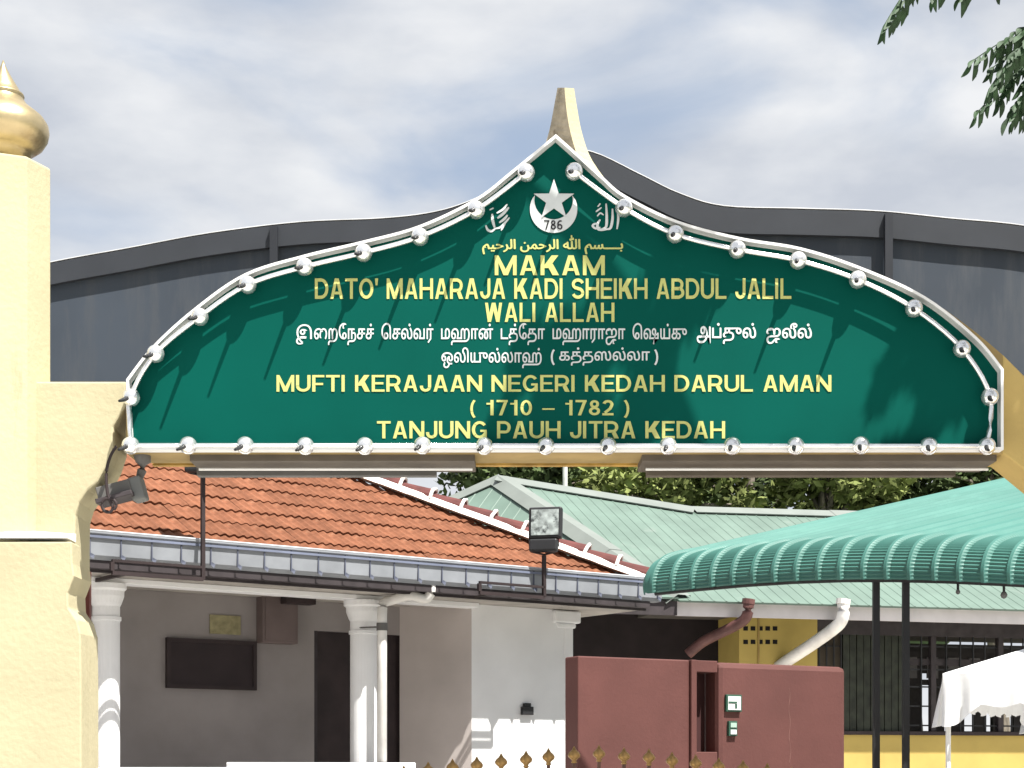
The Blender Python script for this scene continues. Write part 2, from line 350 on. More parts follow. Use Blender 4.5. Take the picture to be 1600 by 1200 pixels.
G['G'] = (.78, stroke(arc(.39, .5, .39-h, .5-h, 38, 330, 22))+rc(.74-t*.9, 0.02, .74, .5)+rc(.42, .5-t*.8, .74-t*.9, .5))
G["'"] = (.18, [((0, 1), (.18, 1), (.14, .66), (.04, .66))])
G['1'] = (.42, rc(.22, 0, .22+t, 1)+rc(.02, .70, .22, .70+t*.7))
G['7'] = (.56, rc(0, 1-t*.9, .56, 1)+dg(.20, 0, .45, 1-t*.9))
G['2'] = (.56, stroke(arc(.28, .71, .28-h, .29-h, 165, -20, 10)+[(.40, .45), (.13, .17)])+rc(0, 0, .56, t*.9))
G['8'] = (.57, stroke(arc(.285, .735, .24-h, .265-h, 0, 360, 18), t*.9)+stroke(arc(.285, .28, .285-h, .28-h, 0, 360, 20), t*.95))
G['6'] = (.57, stroke(arc(.285, .30, .285-h, .30-h, 0, 360, 20), t*.95)+stroke(arc(.33, .5, .33-h, .5-h, 60, 190, 10), t*.95))
G['('] = (.3, stroke(arc(.42, .42, .33, .66, 122, 238, 10), t*.8)); G[')'] = (.3, stroke(arc(-.12, .42, .33, .66, -58, 58, 10), t*.8))
G['-'] = (.62, rc(0, .36, .62, .36+t*.62)); G[' '] = (.30, [])
def lettering(text, x0, x1, ytop, ybot, m, parent, y=YP-.003, ls=.085, name='lettering'):
    W = 0
    for ch in text: W += G[ch][0]+ls
    W -= ls
    a = P(x0, ybot, y); b = P(x1, ytop, y); sx = (b.x-a.x)/W; sz = b.z-a.z
    x = 0; k = 0
    for wrd in text.split(' '):
        mb = MB()
        for ch in wrd:
            wd, polys = G[ch]
            for q in polys:
                k += 1; yy = y-.00025*(k % 7)
                mb.add([(a.x+(x+p[0])*sx, yy, a.z+p[1]*sz) for p in q], [tuple(range(len(q)))])
            x += wd+ls
        x += G[' '][0]+ls
        mb.build(name, m, parent, fix=False)
lettering('MAKAM', 773, 945, 399, 430, lety, sign, ls=.1)
lettering("DATO' MAHARAJA KADI SHEIKH ABDUL JALIL", 492, 1237, 435, 467, lety, sign)
lettering('WALI ALLAH', 757, 960, 473, 503, lety, sign)
lettering('MUFTI KERAJAAN NEGERI KEDAH DARUL AMAN', 432, 1299, 586, 612, lety, sign)
lettering('( 1710 - 1782 )', 734, 984, 625, 649, lety, sign, ls=.11)
lettering('TANJUNG PAUH JITRA KEDAH', 589, 1133, 658, 685, lety, sign)
from mathutils.geometry import tessellate_polygon
def textobj(body, x0, x1, ytop, ybot, m, parent, y=YP-.003, bold=.012, name='lettering'):
    cu = bpy.data.curves.new('txt', 'FONT'); cu.body = body; cu.size = 1; cu.resolution_u = 3; cu.fill_mode = 'NONE'
    o = bpy.data.objects.new('txt', cu); C.objects.link(o)
    me = bpy.data.meshes.new_from_object(o.evaluated_get(bpy.context.evaluated_depsgraph_get())); bpy.data.objects.remove(o)
    nb = {}
    for e in me.edges:
        a, b = e.vertices; nb.setdefault(a, []).append(b); nb.setdefault(b, []).append(a)
    co = [vv.co.copy() for vv in me.vertices]; bpy.data.meshes.remove(me)
    seen = set(); loops = []
    for a in sorted(nb):
        if a in seen: continue
        lp = [a]; seen.add(a); cur = min(nb[a]) if nb[a] else None
        while cur is not None and cur not in seen:
            lp.append(cur); seen.add(cur); nx = [q for q in nb[cur] if q not in seen]; cur = nx[0] if nx else None
        if len(lp) > 2: loops.append([co[q] for q in lp])
    area = lambda l: sum(l[k-1].x*l[k].y-l[k].x*l[k-1].y for k in range(len(l)))/2
    ars = [area(l) for l in loops]; sg = 1 if ars[max(range(len(ars)), key=lambda k: abs(ars[k]))] > 0 else -1
    outs = [k for k in range(len(loops)) if ars[k]*sg > 0]; hol = {k: [] for k in outs}
    def inside(p, l):
        c = False
        for k in range(len(l)):
            a, b = l[k-1], l[k]
            if (a.y > p.y) != (b.y > p.y) and p.x < (b.x-a.x)*(p.y-a.y)/(b.y-a.y)+a.x: c = not c
        return c
    for k in range(len(loops)):
        if k in hol: continue
        cand = [q for q in outs if all(inside(p, loops[q]) for p in loops[k][::3])]
        if cand: hol[min(cand, key=lambda q: abs(ars[q]))].append(k)
    xs = [p.x for l in loops for p in l]; ys = [p.y for l in loops for p in l]
    X0, X1, Y0, Y1 = min(xs), max(xs), min(ys), max(ys)
    A = P(x0, ybot, y); B = P(x1, ytop, y); mb = MB(); n = 0
    for k in outs:
        grp = [loops[k]]+[loops[q] for q in hol[k]]
        flat_ = [p for l in grp for p in l]; tris = tessellate_polygon([[V((p.x, p.y, 0)) for p in l] for l in grp]); n += 1
        for c, (dx, dy) in enumerate(((-1, 0), (1, 0), (0, .7), (0, -.7), (0, 0))):
            d = y-.0002*(n % 5)-.00004*c
            mb.add([(A.x+(p.x+dx*bold-X0)/(X1-X0)*(B.x-A.x), d, A.z+(p.y+dy*bold-Y0)/(Y1-Y0)*(B.z-A.z)) for p in flat_], [tuple(t) for t in tris])
    return mb.build(name, m, parent, fix=False)
def plain_glyph(body, x0, x1, ytop, ybot, m, parent, y=YP-.003, bold=.014):
    cu = bpy.data.curves.new('txt', 'FONT'); cu.body = body; cu.size = 1; cu.resolution_u = 12
    o = bpy.data.objects.new('txt', cu); C.objects.link(o)
    me = bpy.data.meshes.new_from_object(o.evaluated_get(bpy.context.evaluated_depsgraph_get())); bpy.data.objects.remove(o)
    xs = [q.co.x for q in me.vertices]; ys = [q.co.y for q in me.vertices]; X0, X1, Y0, Y1 = min(xs), max(xs), min(ys), max(ys)
    A = P(x0, ybot, y); B = P(x1, ytop, y); mb = MB(); par = list(range(len(me.vertices)))
    def find(a):
        while par[a] != a: par[a] = par[par[a]]; a = par[a]
        return a
    for f in me.polygons:                    # each piece of a glyph a hair apart
        for a in f.vertices: par[find(a)] = find(f.vertices[0])
    for c, (dx, dy) in enumerate(((-1, 0), (1, 0), (0, .7), (0, -.7), (0, 0))):
        mb.add([(A.x+(q.co.x+dx*bold-X0)/(X1-X0)*(B.x-A.x), y-.00003*c-.0002*(find(q.index) % 7), A.z+(q.co.y+dy*bold-Y0)/(Y1-Y0)*(B.z-A.z)) for q in me.vertices], [tuple(f.vertices) for f in me.polygons])
    return mb.build('lettering', m, parent, fix=False)
def brush(strokes, m, parent, y=YP-.003, name='lettering'):      # calligraphy: tapered pen strokes in sign pixels
    mb = MB()
    for k, (pts, w0) in enumerate(strokes):
        sp = spline([(a, b, 0) for a, b in pts], 5) if len(pts) > 2 else [V((a, b, 0)) for a, b in pts]
        n = len(sp); Lp = []; Rp = []
        for i, p in enumerate(sp):
            t = (sp[min(i+1, n-1)]-sp[max(i-1, 0)]).normalized(); h = w0/2*(.45+.55*math.sin(PI*(i+.6)/(n+.2)))
            Lp.append(P(p.x-t.y*h, p.y+t.x*h, y-.0003*k)); Rp.append(P(p.x+t.y*h, p.y-t.x*h, y-.0003*k))
        mb.add(Lp+Rp, [(i, i+1, n+i+1, n+i) for i in range(n-1)])
    return mb.build(name, m, parent, fix=False)
plain_glyph('இ', 463, 487, 507, 538, letw, sign, bold=.016)
textobj('\u0BC8ற\u0BC7நசச்  \u0BC6சல்வர்  மஹான்  டத்\u0BC7தா  மஹாராஜா  \u0BC6ஷய்கு', 491, 1073, 505, 539, letw, sign, bold=.014)
plain_glyph('அ', 1089, 1110, 510, 537, letw, sign, bold=.016)
textobj('ப்துல்', 1113, 1181, 505, 537, letw, sign, bold=.02); textobj('ஜலீல்', 1198, 1268, 505, 537, letw, sign, bold=.02)
textobj('ஒலியுல்லாஹ்', 690, 846, 543, 575, letw, sign, bold=.014); textobj('கத்தஸல்லா', 874, 1015, 543, 571, letw, sign, bold=.014)
lettering('(', 860, 867, 546, 567, letw, sign); lettering(')', 1022, 1029, 546, 567, letw, sign)
textobj('\uFEE2\uFEF4\uFEA3\uFEAE\uFEDF\uFE8D \uFEE6\uFEE4\uFEA3\uFEAE\uFEDF\uFE8D \uFDF2 \uFEE2\uFEB4\u0640\u0640\u0640\u0640\uFE91', 754, 973, 368, 397, lety, sign, bold=.03)
brush([([(769, 334), (770, 345), (773, 356)], 4.5), ([(774, 357), (768, 361), (762, 359), (759, 352)], 4), ([(774, 357), (782, 355), (790, 347), (796, 340)], 3.5), ([(777, 341), (786, 334), (795, 324)], 4.5), ([(776, 333), (786, 327), (793, 319)], 3.5), ([(780, 348), (788, 342), (793, 336)], 4), ([(783, 360), (787, 353), (790, 347)], 3), ([(765, 328), (771, 325)], 2.5)], letw, sign)
brush([([(965, 329), (966, 342), (964, 358)], 3.6), ([(957, 326), (957, 342), (954, 356), (948, 358)], 4.2), ([(947, 318), (948, 338), (947, 354), (940, 358)], 4.2), ([(949, 358), (940, 359), (934, 357), (934, 349), (938, 343)], 4.4), ([(935, 349), (929, 350), (926, 353), (931, 357), (938, 355)], 3.6), ([(931, 331), (935, 328), (940, 324)], 2.6), ([(933, 338), (938, 333), (943, 336)], 2.6), ([(934, 323), (938, 318)], 2.4)], letw, sign)
# crescent and star with 786
def ang(cx, cy, r, a): return (cx+r*math.cos(math.radians(a)), cy-r*math.sin(math.radians(a)))
outer = [ang(865, 327, 37, a) for a in range(153, 388, 5)]; inner = [ang(865, 313, 30, a) for a in range(15, -196, -6)]
MB().prism([P(x, y, YP-.002) for x, y in outer+inner], V((0, -.004, 0))).build('crescent', letw, sign)
st = []
for k in range(10): st.append(ang(865.5, 313, 33 if k % 2 == 0 else 12.8, 90+36*k))
MB().prism([P(x, y, YP-.009) for x, y in st], V((0, -.004, 0))).build('star', letw, sign)
lettering('786', 850, 879, 344, 359, darkp, sign, y=YP-.0085, ls=.12, name='number')
# ================================================================== things under the sign
for nm, x0, x1, lb in (('a', 300, 742, 'grey batten light fitting under the left half of the green sign'), ('b', 1002, 1552, 'long beige batten light fitting under the right half of the green sign')):
    f = empty('light_fitting', P((x0+x1)/2, 720, 10.8), lb, 'light fitting', 'light fittings under the sign')
    a = P(x0, 724, 10.66); b = P(x1, 712, 10.66)
    MB().box((a.x, 10.58, a.z), (b.x, 10.98, b.z)).build('housing', beige, f, bevel=.004)
    a = P(x0+8, 733, 10.66); b = P(x1-4, 728, 10.66)
    MB().tube([(a.x, 10.72, (a.z+b.z)/2), (b.x, 10.72, (a.z+b.z)/2)], .009, 10).build('tube_lamp', whitep, f)
    a = P(x0+8, 744, 10.9); b = P(x1-60, 731, 10.9)
    MB().box((a.x, 10.88, a.z), (b.x, 10.96, b.z)).build('reflector', greyp if nm == 'a' else beige, f, bevel=.003)
    for q in (.12, .5, .88):
        xx = a.x+(b.x-a.x)*q
        MB().box((xx-.012, 10.70, a.z+.04), (xx+.012, 10.90, a.z+.085)).build('hanger', greyp, f)
# rafter tube behind, seen between the fittings
bm_ = MB(); a = P(238, 727, 11.1); b = P(1560, 719, 11.1); bm_.box((a.x, 11.1, a.z), (b.x, 11.16, b.z))
tag(bm_.build('cross_beam', mat('rusty_yellow_paint', (.45, .27, .06), .7, var=.3, scale=5)), 'thin rusty yellow cross beam behind the light fittings under the sign', 'beam')
# flood light at the left corner
fl_ = empty('floodlight', P(190, 745, 10.45), 'weathered grey floodlight hung below the bottom left corner of the green sign', 'floodlight', 'floodlights')
a = P(196, 765, 10.42)
rot = Matrix.Rotation(math.radians(-15), 4, 'Y')
def rbox(c, sx, sy, sz, R): 
    m = MB(); ps = [c + R @ V((x*sx/2, y*sy/2, z*sz/2)) for z in (-1, 1) for x, y in ((-1, -1), (1, -1), (1, 1), (-1, 1))]
    return m.hexa(ps)
c = P(182, 768, 10.62)
rbox(c, .22, .16, .085, rot).build('lamp_body', greyp, fl_, bevel=.006)
rbox(c+rot @ V((-.0, -.05, -.058)), .235, .2, .03, rot).build('lamp_front', fasc, fl_, bevel=.004)
c2 = P(216, 765, 10.62); rbox(c2, .085, .14, .15, rot).build('gear_box', mat('galvanised_grey', (.15, .155, .15), .6), fl_, bevel=.012)
MB().tube([P(222, 702, 10.62), P(222, 712, 10.62), P(224, 722, 10.62), P(222, 735, 10.62), P(216, 752, 10.62)], [.05, .055, .05, .03, .02], 12).build('mounting_arm', greyp, fl_, smooth=True)
cab = spline([P(182, 697, 10.47), P(173, 712, 10.47), P(167, 732, 10.47), P(166, 752, 10.47), P(169, 775, 10.47), P(176, 792, 10.47), P(172, 800, 10.47), P(163, 798, 10.47), P(159, 788, 10.47), P(164, 780, 10.47), P(176, 780, 10.47), P(182, 788, 10.47), P(178, 797, 10.47)], 5)
tag(MB().tube(cab, .010, 8).build('cable', doorm, smooth=True), 'dark cable looped over the grey floodlight at the sign corner', 'cable')
# ================================================================== dark screen behind the gateway
YD = 12.6
scr = empty('metal_screen', P(868, 690, YD), 'large charcoal sheet metal screen with swept top standing behind the green sign', 'screen')
tl = spline([(-60, 445, 0), (80, 412, 0), (200, 390, 0), (330, 366, 0), (470, 349, 0), (600, 343, 0), (680, 333, 0), (740, 314, 0), (800, 284, 0), (868, 238, 0), (925, 240, 0), (1000, 275, 0), (1060, 304, 0), (1130, 324, 0), (1250, 328, 0), (1370, 332, 0), (1480, 343, 0), (1600, 355, 0), (1750, 385, 0)], 5)
def top_at(x):
    for i in range(len(tl)-1):
        if tl[i].x <= x <= tl[i+1].x:
            t = (x-tl[i].x)/(tl[i+1].x-tl[i].x+1e-9); return tl[i].y+(tl[i+1].y-tl[i].y)*t
    return tl[-1].y
cuts = [-60, 430, 868, 1385, 1750]
for i in range(4):
    xs = [cuts[i]] + [p.x for p in tl if cuts[i] < p.x < cuts[i+1]] + [cuts[i+1]]
    g_ = 1.2
    xs[0] += g_; xs[-1] -= g_
    pts = [P(x, top_at(x)+2, YD) for x in xs] + [P(xs[-1], 688, YD), P(xs[0], 688, YD)]
    MB().prism(pts, V((0, .02, 0))).build('screen_panel', charcoal, scr)
n = len(tl); mb = MB()
for i in range(n):
    for (dy, y) in ((0, YD-.052), (0, YD+.05), (1.3, YD+.05), (1.3, YD-.052)): mb.v.append(tuple(P(tl[i].x, tl[i].y+dy, YD)+V((0, y-YD, 0))))
for i in range(n-1):
    for k in range(4): mb.f.append((i*4+k, i*4+(k+1) % 4, (i+1)*4+(k+1) % 4, (i+1)*4+k))
mb.build('sunlit_edge', mat('sunlit_edge_pale', (.7, .71, .73), .5, metal=.2), scr)  # thin pale strip: sunlight on the screen's top edge, put into the colour
mb = MB()                                    # deep rail right under the pale edge strip
wd = [36 if p.x < 900 else 42 for p in tl]
for i in range(n):
    for (dy, y) in ((3, YD-.05), (3, YD-.004), (wd[i], YD-.004), (wd[i], YD-.05)): mb.v.append(tuple(P(tl[i].x, tl[i].y+dy, YD)+V((0, y-YD, 0))))
for i in range(n-1):
    for k in range(4): mb.f.append((i*4+k, i*4+(k+1) % 4, (i+1)*4+(k+1) % 4, (i+1)*4+k))
mb.build('top_rail', mat('charcoal_rail', (.032, .036, .044), .55, var=.06), scr)
for x in (430, 1385):
    a = P(x-6, 690, YD); b = P(x+6, top_at(x)+6, YD)
    MB().box((a.x, YD-.09, a.z), (b.x, YD-.052, b.z)).build('stiffener', charcoal2, scr)
for x in (-40, 1730):
    a = P(x-8, 690, YD+.1); MB().box((a.x, YD+.03, 0), (a.x+.1, YD+.13, P(x, top_at(x)+20, YD).z)).build('post', charcoal2, scr)
# ================================================================== WHITE HOUSE
A = V(((135-800)*15.5/F, 15.5, 0)); B = V(((1010-800)*19.4/F, 19.4, 0))
u = (B-A).normalized(); v = V((-u.y, u.x, 0)); Z = V((0, 0, 1)); LB = (B-A).length; UL = -3.0
def H(a, b, z): return A+u*a+v*b+Z*z
def uv(px, row, vb):                         # (u, z) where the pixel's ray meets plane v = vb
    q = pl(px, row, A+v*vb, v); return (q-A).dot(u), q.z
EZ = 3.79; K_ = .54
house = empty('white_house', H(2, 2, 0), 'low white house with orange tiled hip roof, grey gutter and columned porch', 'house')
def hb(name, m, a0, a1, b0, b1, z0, z1, parent=house, bevel=0, label=None):
    return MB().obox(H(a0, b0, z0), u*(a1-a0), v*(b1-b0), Z*(z1-z0)).build(name, m, parent, bevel=bevel, label=label)
# roof deck: front slope, right slope
RT = 3.4
roofm = MB(); z0 = EZ-.06
e0 = H(UL, .02, z0); e1 = H(LB, .02, z0); r1 = H(LB-RT, RT, z0+K_*RT); r0 = H(UL, RT, z0+K_*RT); e2 = H(LB, 2*RT, z0); e3 = H(UL, 2*RT, z0)
roofm.add([e0, e1, r1, r0, e2, e3], [(0, 1, 2, 3), (1, 4, 2), (3, 2, 4, 5)])
roof = roofm.build('roof', redclay, house, fix=False)
# tiles
mdir = (v+Z*K_).normalized(); nrm = u.cross(mdir).normalized()
if nrm.z < 0: nrm = -nrm
CW = .30; CV = .345; sl_len = CV*math.sqrt(1+K_*K_)
def tile_mesh(clip=None, a0=0, b0=0):
    mb = MB(); nc = 15; Lt = sl_len*1.12
    def prof(s): return .011*math.cos(2*PI*3*s+PI)
    fr, bk, lo = [], [], []
    for i in range(nc+1):
        s = i/nc; x = s*(CW+.004)
        q = u*x
        fr.append(q+nrm*(.027+prof(s))); lo.append(q+nrm*(.010+prof(s))); bk.append(q+mdir*Lt+nrm*(.006+prof(s)))
    mb.add(fr+bk+lo, [(i, i+1, nc+2+i, nc+1+i) for i in range(nc)] + [(2*nc+2+i, 2*nc+3+i, i+1, i) for i in range(nc)])
    me = mb.mesh('tile', fix=False)
    if clip:
        bm = bmesh.new(); bm.from_mesh(me)
        bmesh.ops.bisect_plane(bm, geom=bm.verts[:]+bm.edges[:]+bm.faces[:], plane_co=clip[0], plane_no=clip[1], clear_outer=True)
        bm.to_mesh(me); bm.free()
    return me
tme = tile_mesh(); tme.materials.append(tilem)
hipn = (u+v).normalized()                    # outward from the front slope across the hip
rbase = wloc(roof); ncr = int(RT/CV)
spots = []
for r in range(ncr+1):
    for c_ in range(int((LB-UL)/CW)+2):
        a0 = UL+c_*CW; b0 = -.03+r*CV
        if b0 > RT-.12: continue
        lim = LB-b0
        if a0 > lim: continue
        spots.append((a0, b0, lim))
def visible(a0, b0):
    q = H(a0+.15, b0, EZ+K_*b0); px = 800+q.x/q.y*F; row = 1200-(q.z-EYE)/q.y*F
    return px > 120 and row > 700
vis = [s for s in spots if visible(s[0], s[1])]; hid = [s for s in spots if not visible(s[0], s[1])]
vis.sort(key=lambda s: s[0]*.3+s[1]); extra = vis[295:]; vis = vis[:295]
def place_tile(a0, b0, lim):
    p = H(a0, b0, z0+.012+K_*b0)
    if a0+CW+.02 > lim-.45*1:
        d = (H(lim-.0, b0, 0)-H(a0, b0, 0)); me = tile_mesh((u*(lim-a0-.02), hipn)); me.materials.append(tilem)
        return me, p
    return tme, p
for a0, b0, lim in vis:
    me, p = place_tile(a0, b0, lim)
    if not len(me.polygons): continue
    o = bpy.data.objects.new('tile', me); C.objects.link(o); o.parent = roof
    jit = random.uniform(-.004, .004)
    o.location = p - rbase + nrm*jit; o.rotation_euler = (random.uniform(-.006, .006), random.uniform(-.006, .006), random.uniform(-.008, .008))
mb = MB()
for a0, b0, lim in hid+extra:
    me, p = place_tile(a0, b0, lim)
    mb.add([vv.co+p for vv in me.vertices], [tuple(f.vertices) for f in me.polygons])
tag(mb.build('roof_tiles', tilem, roof, fix=False), kind='stuff')
# hip tiles with mortar
hdir = (-u+v+Z*K_).normalized(); h0 = H(LB+.02, -.02, z0+.03); hl = RT*math.sqrt(2+K_*K_); side = (u+v).normalized()
hn = side.cross(hdir).normalized(); hn = hn if hn.z > 0 else -hn
k = 0; s = .05; nh = 13; st_ = hl/nh
mm = MB()
bw = [random.uniform(.8, 1.3) for _ in range(60)]
prev = None
for i in range(53):                          # mortar bed, uneven
    q = h0+hdir*(hl*i/52); w_ = .15*bw[i]
    ring = [q-side*(w_+.035)+hn*(-.0), q-side*w_*.6+hn*.075, q+side*.02+hn*.085, q+side*.03+hn*-.02]
    mm.v += [tuple(x) for x in ring]
    if i:
        b = (i-1)*4
        for kk in range(4): mm.f.append((b+kk, b+(kk+1) % 4, b+4+(kk+1) % 4, b+4+kk))
mm.build('mortar_bed', mortar, roof)
for i in range(nh):
    q = h0+hdir*(st_*i+.02); mb = MB(); rings = []
    for tt, rr in ((0, .135), (1, .105)):
        c_ = q+hdir*(tt*st_*1.02)+hn*(.03+.02*(1-tt))+side*.03
        rings.append([c_ + side*rr*math.cos(PI*j/8) + hn*rr*.95*math.sin(PI*j/8) for j in range(9)])
    vs_ = rings[0]+rings[1]
    mb.add(vs_, [(j, j+1, 10+j, 9+j) for j in range(8)]+[tuple(range(8, -1, -1))])
    mb.build('hip_tile', redclay, roof, fix=False)
    mb = MB(); c_ = q+hdir*.0+hn*.05+side*.03     # white mortar collar at each lap
    mb.tube([c_+side*.14*math.cos(PI*j/8)+hn*.135*math.sin(PI*j/8)+hdir*(.012*random.random()) for j in range(9)], .022, 6)
    mb.build('mortar_joint', mortar, roof)
# ridge run, hidden behind the sign but there
MB().tube([H(UL, RT, z0+K_*RT+.05), H(LB-RT, RT, z0+K_*RT+.05)], .12, 10).build('ridge_tiles', redclay, roof)
# gutter
GB = -.16
prof = [(GB+.03, EZ-.26), (GB, EZ-.22), (GB-.012, EZ-.03), (GB-.03, EZ-.02), (GB-.03, EZ), (GB+.0, EZ), (GB+.012, EZ-.03), (GB+.02, EZ-.2), (.0, EZ-.24), (.0, EZ-.26)]
gp = [H(UL, b, z) for b, z in prof]
gut = MB().prism(gp, u*(LB+.10-UL)).build('gutter', gutm, house)
MB().tube([H(UL, GB-.02, EZ+.002), H(LB+.1, GB-.02, EZ+.002)], .013, 6).build('lip', mat('pale_grey_lip', (.4, .42, .45), .5), gut)
k = 0; a = .02+UL
brk = MB().obox(V((0, 0, 0)), u*.012, -v*.014, Z*.21).add([tuple(v*-.02+Z*.0), tuple(u*.03+v*-.03+Z*-.03), tuple(u*.05+v*-.02+Z*.01), tuple(u*.012+v*-.02+Z*.03)], [(0, 1, 2, 3)]).mesh('gutter_bracket')
brk.materials.append(mat('slate_strap', (.09, .10, .14), .6))
gb_ = wloc(gut)
while a < LB+.05:
    o = bpy.data.objects.new('gutter_bracket', brk); C.objects.link(o); o.parent = gut; o.location = H(a, GB-.004, EZ-.235)-gb_
    a += .295+random.uniform(-.012, .012)
hb('gutter_band', mat('slate_band', (.16, .18, .25), .6), UL, LB+.08, GB-.028, GB-.016, EZ-.062, EZ-.040, gut)
hb('fascia', fasc, UL, LB-.02, -.02, .03, EZ-.36, EZ-.02)
hb('fascia_foot', fasc, UL, LB-.05, GB+.035, -.021, EZ-.335, EZ-.262)
hb('soffit', mat('soffit_board', (.40, .37, .34), .85), UL, LB-.05, .031, 1.95, EZ-.35, EZ-.33)
# porch beam, walls
VW = .55
_, zb = uv(195, 912, .40)
a735, _ = uv(737, 1000, VW); a895, _ = uv(893, 1000, VW)
hb('beam', wallw, UL, a735, .40, .62, zb, EZ-.352, bevel=.006)
hb('wall', wallw, a735, a895, VW, VW+.16, 0, EZ-.352)
# right hand side wall, seen from elsewhere
hb('wall', wallw, a895-.16, a895, VW+.161, 6.2, 0, EZ-.352)
hb('capital', wallw, a895-.28, a895+.10, VW-.06, VW+.1, EZ-.50, EZ-.36, bevel=.02)
hb('capital', wallw, a895-.22, a895+.05, VW-.03, VW+.1, EZ-.56, EZ-.501, bevel=.02)
hb('quoin', wallw, a895-.10, a895+.012, VW-.012, VW+.1, 0, EZ-.561)
Cc = H(a735, VW, 0); dsp = V((-.92, .38, 0)).normalized()
tt = 0
for i in range(300):
    q = Cc+dsp*tt
    if 800+q.x/q.y*F <= 625: break
    tt += .01
D_ = q; VB = (D_-A).dot(v); aD = (D_-A).dot(u)
nsp = V((-dsp.y, dsp.x, 0)); nsp = nsp if nsp.y > 0 else -nsp
MB().obox(Cc+nsp*.002, dsp*(D_-Cc).length, nsp*.15, Z*(EZ-.352)).build('wall', mat('porch_wall_less_shaded', (.5, .45, .43), .9, var=.06, scale=1.5), house, label='splayed porch wall in shade')  # lighter than the back wall: the porch's brightness gradient put into colour
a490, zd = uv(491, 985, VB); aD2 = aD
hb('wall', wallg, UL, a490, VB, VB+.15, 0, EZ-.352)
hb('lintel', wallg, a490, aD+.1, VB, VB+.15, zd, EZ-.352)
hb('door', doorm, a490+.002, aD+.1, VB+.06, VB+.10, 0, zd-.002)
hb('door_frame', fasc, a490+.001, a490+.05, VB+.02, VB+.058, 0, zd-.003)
hb('wall', wallg, UL-.12, UL, .4, VB+.15, 0, EZ-.352)  # unseen end wall, added to darken the porch
hb('wall', wallw, UL-.12, UL, VB+.151, 6.2, 0, EZ-.352)
hb('wall', wallw, UL, a895-.161, 6.05, 6.2, 0, EZ-.352)
hb('porch_floor', concrete, UL, a735, .35, VB, .01, .5)
# columns
def column(px, row_cap, wid_px):
    a_, _ = uv(px, 1000, .52); c_ = H(a_, .52, 0); r = wid_px*c_.y/F/2
    zt = zb-.002; mb = MB(); seg = 20
    pr = [(r*1.1, 0), (r*1.1, .7), (r, .75), (r, zt-.36), (r*1.1, zt-.355), (r*1.1, zt-.32), (r*1.0, zt-.315), (r*1.0, zt-.22), (r*1.12, zt-.19), (r*1.3, zt-.12), (r*1.32, zt-.07), (r*1.48, zt-.05), (r*1.48, zt)]
    mb.lathe((c_.x, c_.y, 0), pr, 28)
    return mb.build('column', wallw, house, bevel=0, smooth=False)
column(166, 905, 42); column(568, 925, 42)
# parapet
a0, zp = uv(360, 1191, .02); a1, _ = uv(650, 1191, .02); a00, zq = uv(130, 1199, .02)
hb('parapet', wallw, a0, a1, .02, .12, 0, zp, bevel=.01)
hb('parapet', wallw, UL, a0-.001, .025, .115, 0, zq, bevel=.01)
# downpipe
ag, _ = uv(674, 915, GB+.08); ap, zt1 = uv(597, 935, .19)
g0 = H(ag, GB+.08, EZ-.26)
pth = [g0+Z*.02, H(ag, GB+.08, EZ-.33), H(ag-.05, GB+.12, EZ-.40), H(ag-.2, GB+.18, zt1+.03), H(ap+.12, .17, zt1-.01), H(ap+.02, .19, zt1-.05), H(ap, .19, zt1-.16), H(ap, .19, 0.1)]
pp = [pth[0]] + spline(pth[1:7], 5) + [pth[7]]
dp = MB().tube(pp, .052, 12).build('downpipe', pvc, house, smooth=True)
MB().tube([H(ap, .19, zt1-.26), H(ap, .19, zt1-.34)], .060, 12).build('pipe_clip', greyp, dp)
MB().tube([H(ap-.14, .44, zt1-.30), H(ap, .19, zt1-.30)], .010, 6).build('pipe_stay', greyp, dp)
# things on the porch wall
def on_wall(px0, px1, r0_, r1_, d, vb=VB):
    q0, za = uv(px0, r1_, vb); q1, zc = uv(px1, r0_, vb); return q0, q1, za, zc
q0, q1, za, zc = on_wall(258, 398, 1003, 1075, .05)
bd = empty('notice_board', H((q0+q1)/2, VB, za), 'dark brown framed board hung on the shaded porch wall of the white house', 'board')
hb('panel', mat('dark_board', (.03, .02, .022), .6), q0+.04, q1-.04, VB-.04, VB-.003, za+.04, zc-.04, bd)
for x0, x1, y0, y1 in ((q0, q1, za, za+.04), (q0, q1, zc-.04, zc), (q0, q0+.04, za+.04, zc-.04), (q1-.04, q1, za+.04, zc-.04)): hb('frame', doorm, x0, x1, VB-.055, VB-.003, y0, y1, bd)
q0, q1, za, zc = on_wall(327, 375, 963, 990, .05)
o = hb('name_plate', mat('faded_yellow_plate', (.30, .27, .15), .7, var=.15, scale=12), q0, q1, VB-.02, VB-.003, za, zc, None, .003); tag(o, 'small faded yellow plate above the dark board on the porch wall', 'plate')
q0, q1, za, zc = on_wall(400, 455, 932, 1005, .05)
sp_ = empty('fuse_cabinet', H((q0+q1)/2, VB, za), 'grey brown cabinet fixed high on the porch wall beside the dark board', 'cabinet')
cabm = mat('brown_grey_cabinet', (.15, .115, .11), .7, var=.1)
hb('body', cabm, q0, q1, VB-.16, VB-.003, za, zc, sp_, .006); hb('door', cabm, q0+.03, q1-.03, VB-.172, VB-.161, za+.03, zc-.03, sp_, .004)
q0, q1, za, zc = on_wall(425, 470, 928, 946, .05)
o = hb('wall_bracket', doorm, q0, q1, VB-.35, VB-.2, za, zc, None, .004); tag(o, 'dark steel bracket under the porch beam just above the grey brown cabinet', 'bracket')
q0, q1, za, zc = on_wall(813, 830, 1099, 1117, .03, VW)
sw = empty('switch_box', H((q0+q1)/2, VW, za), 'small black switch box on the right white wall of the house', 'switch box')
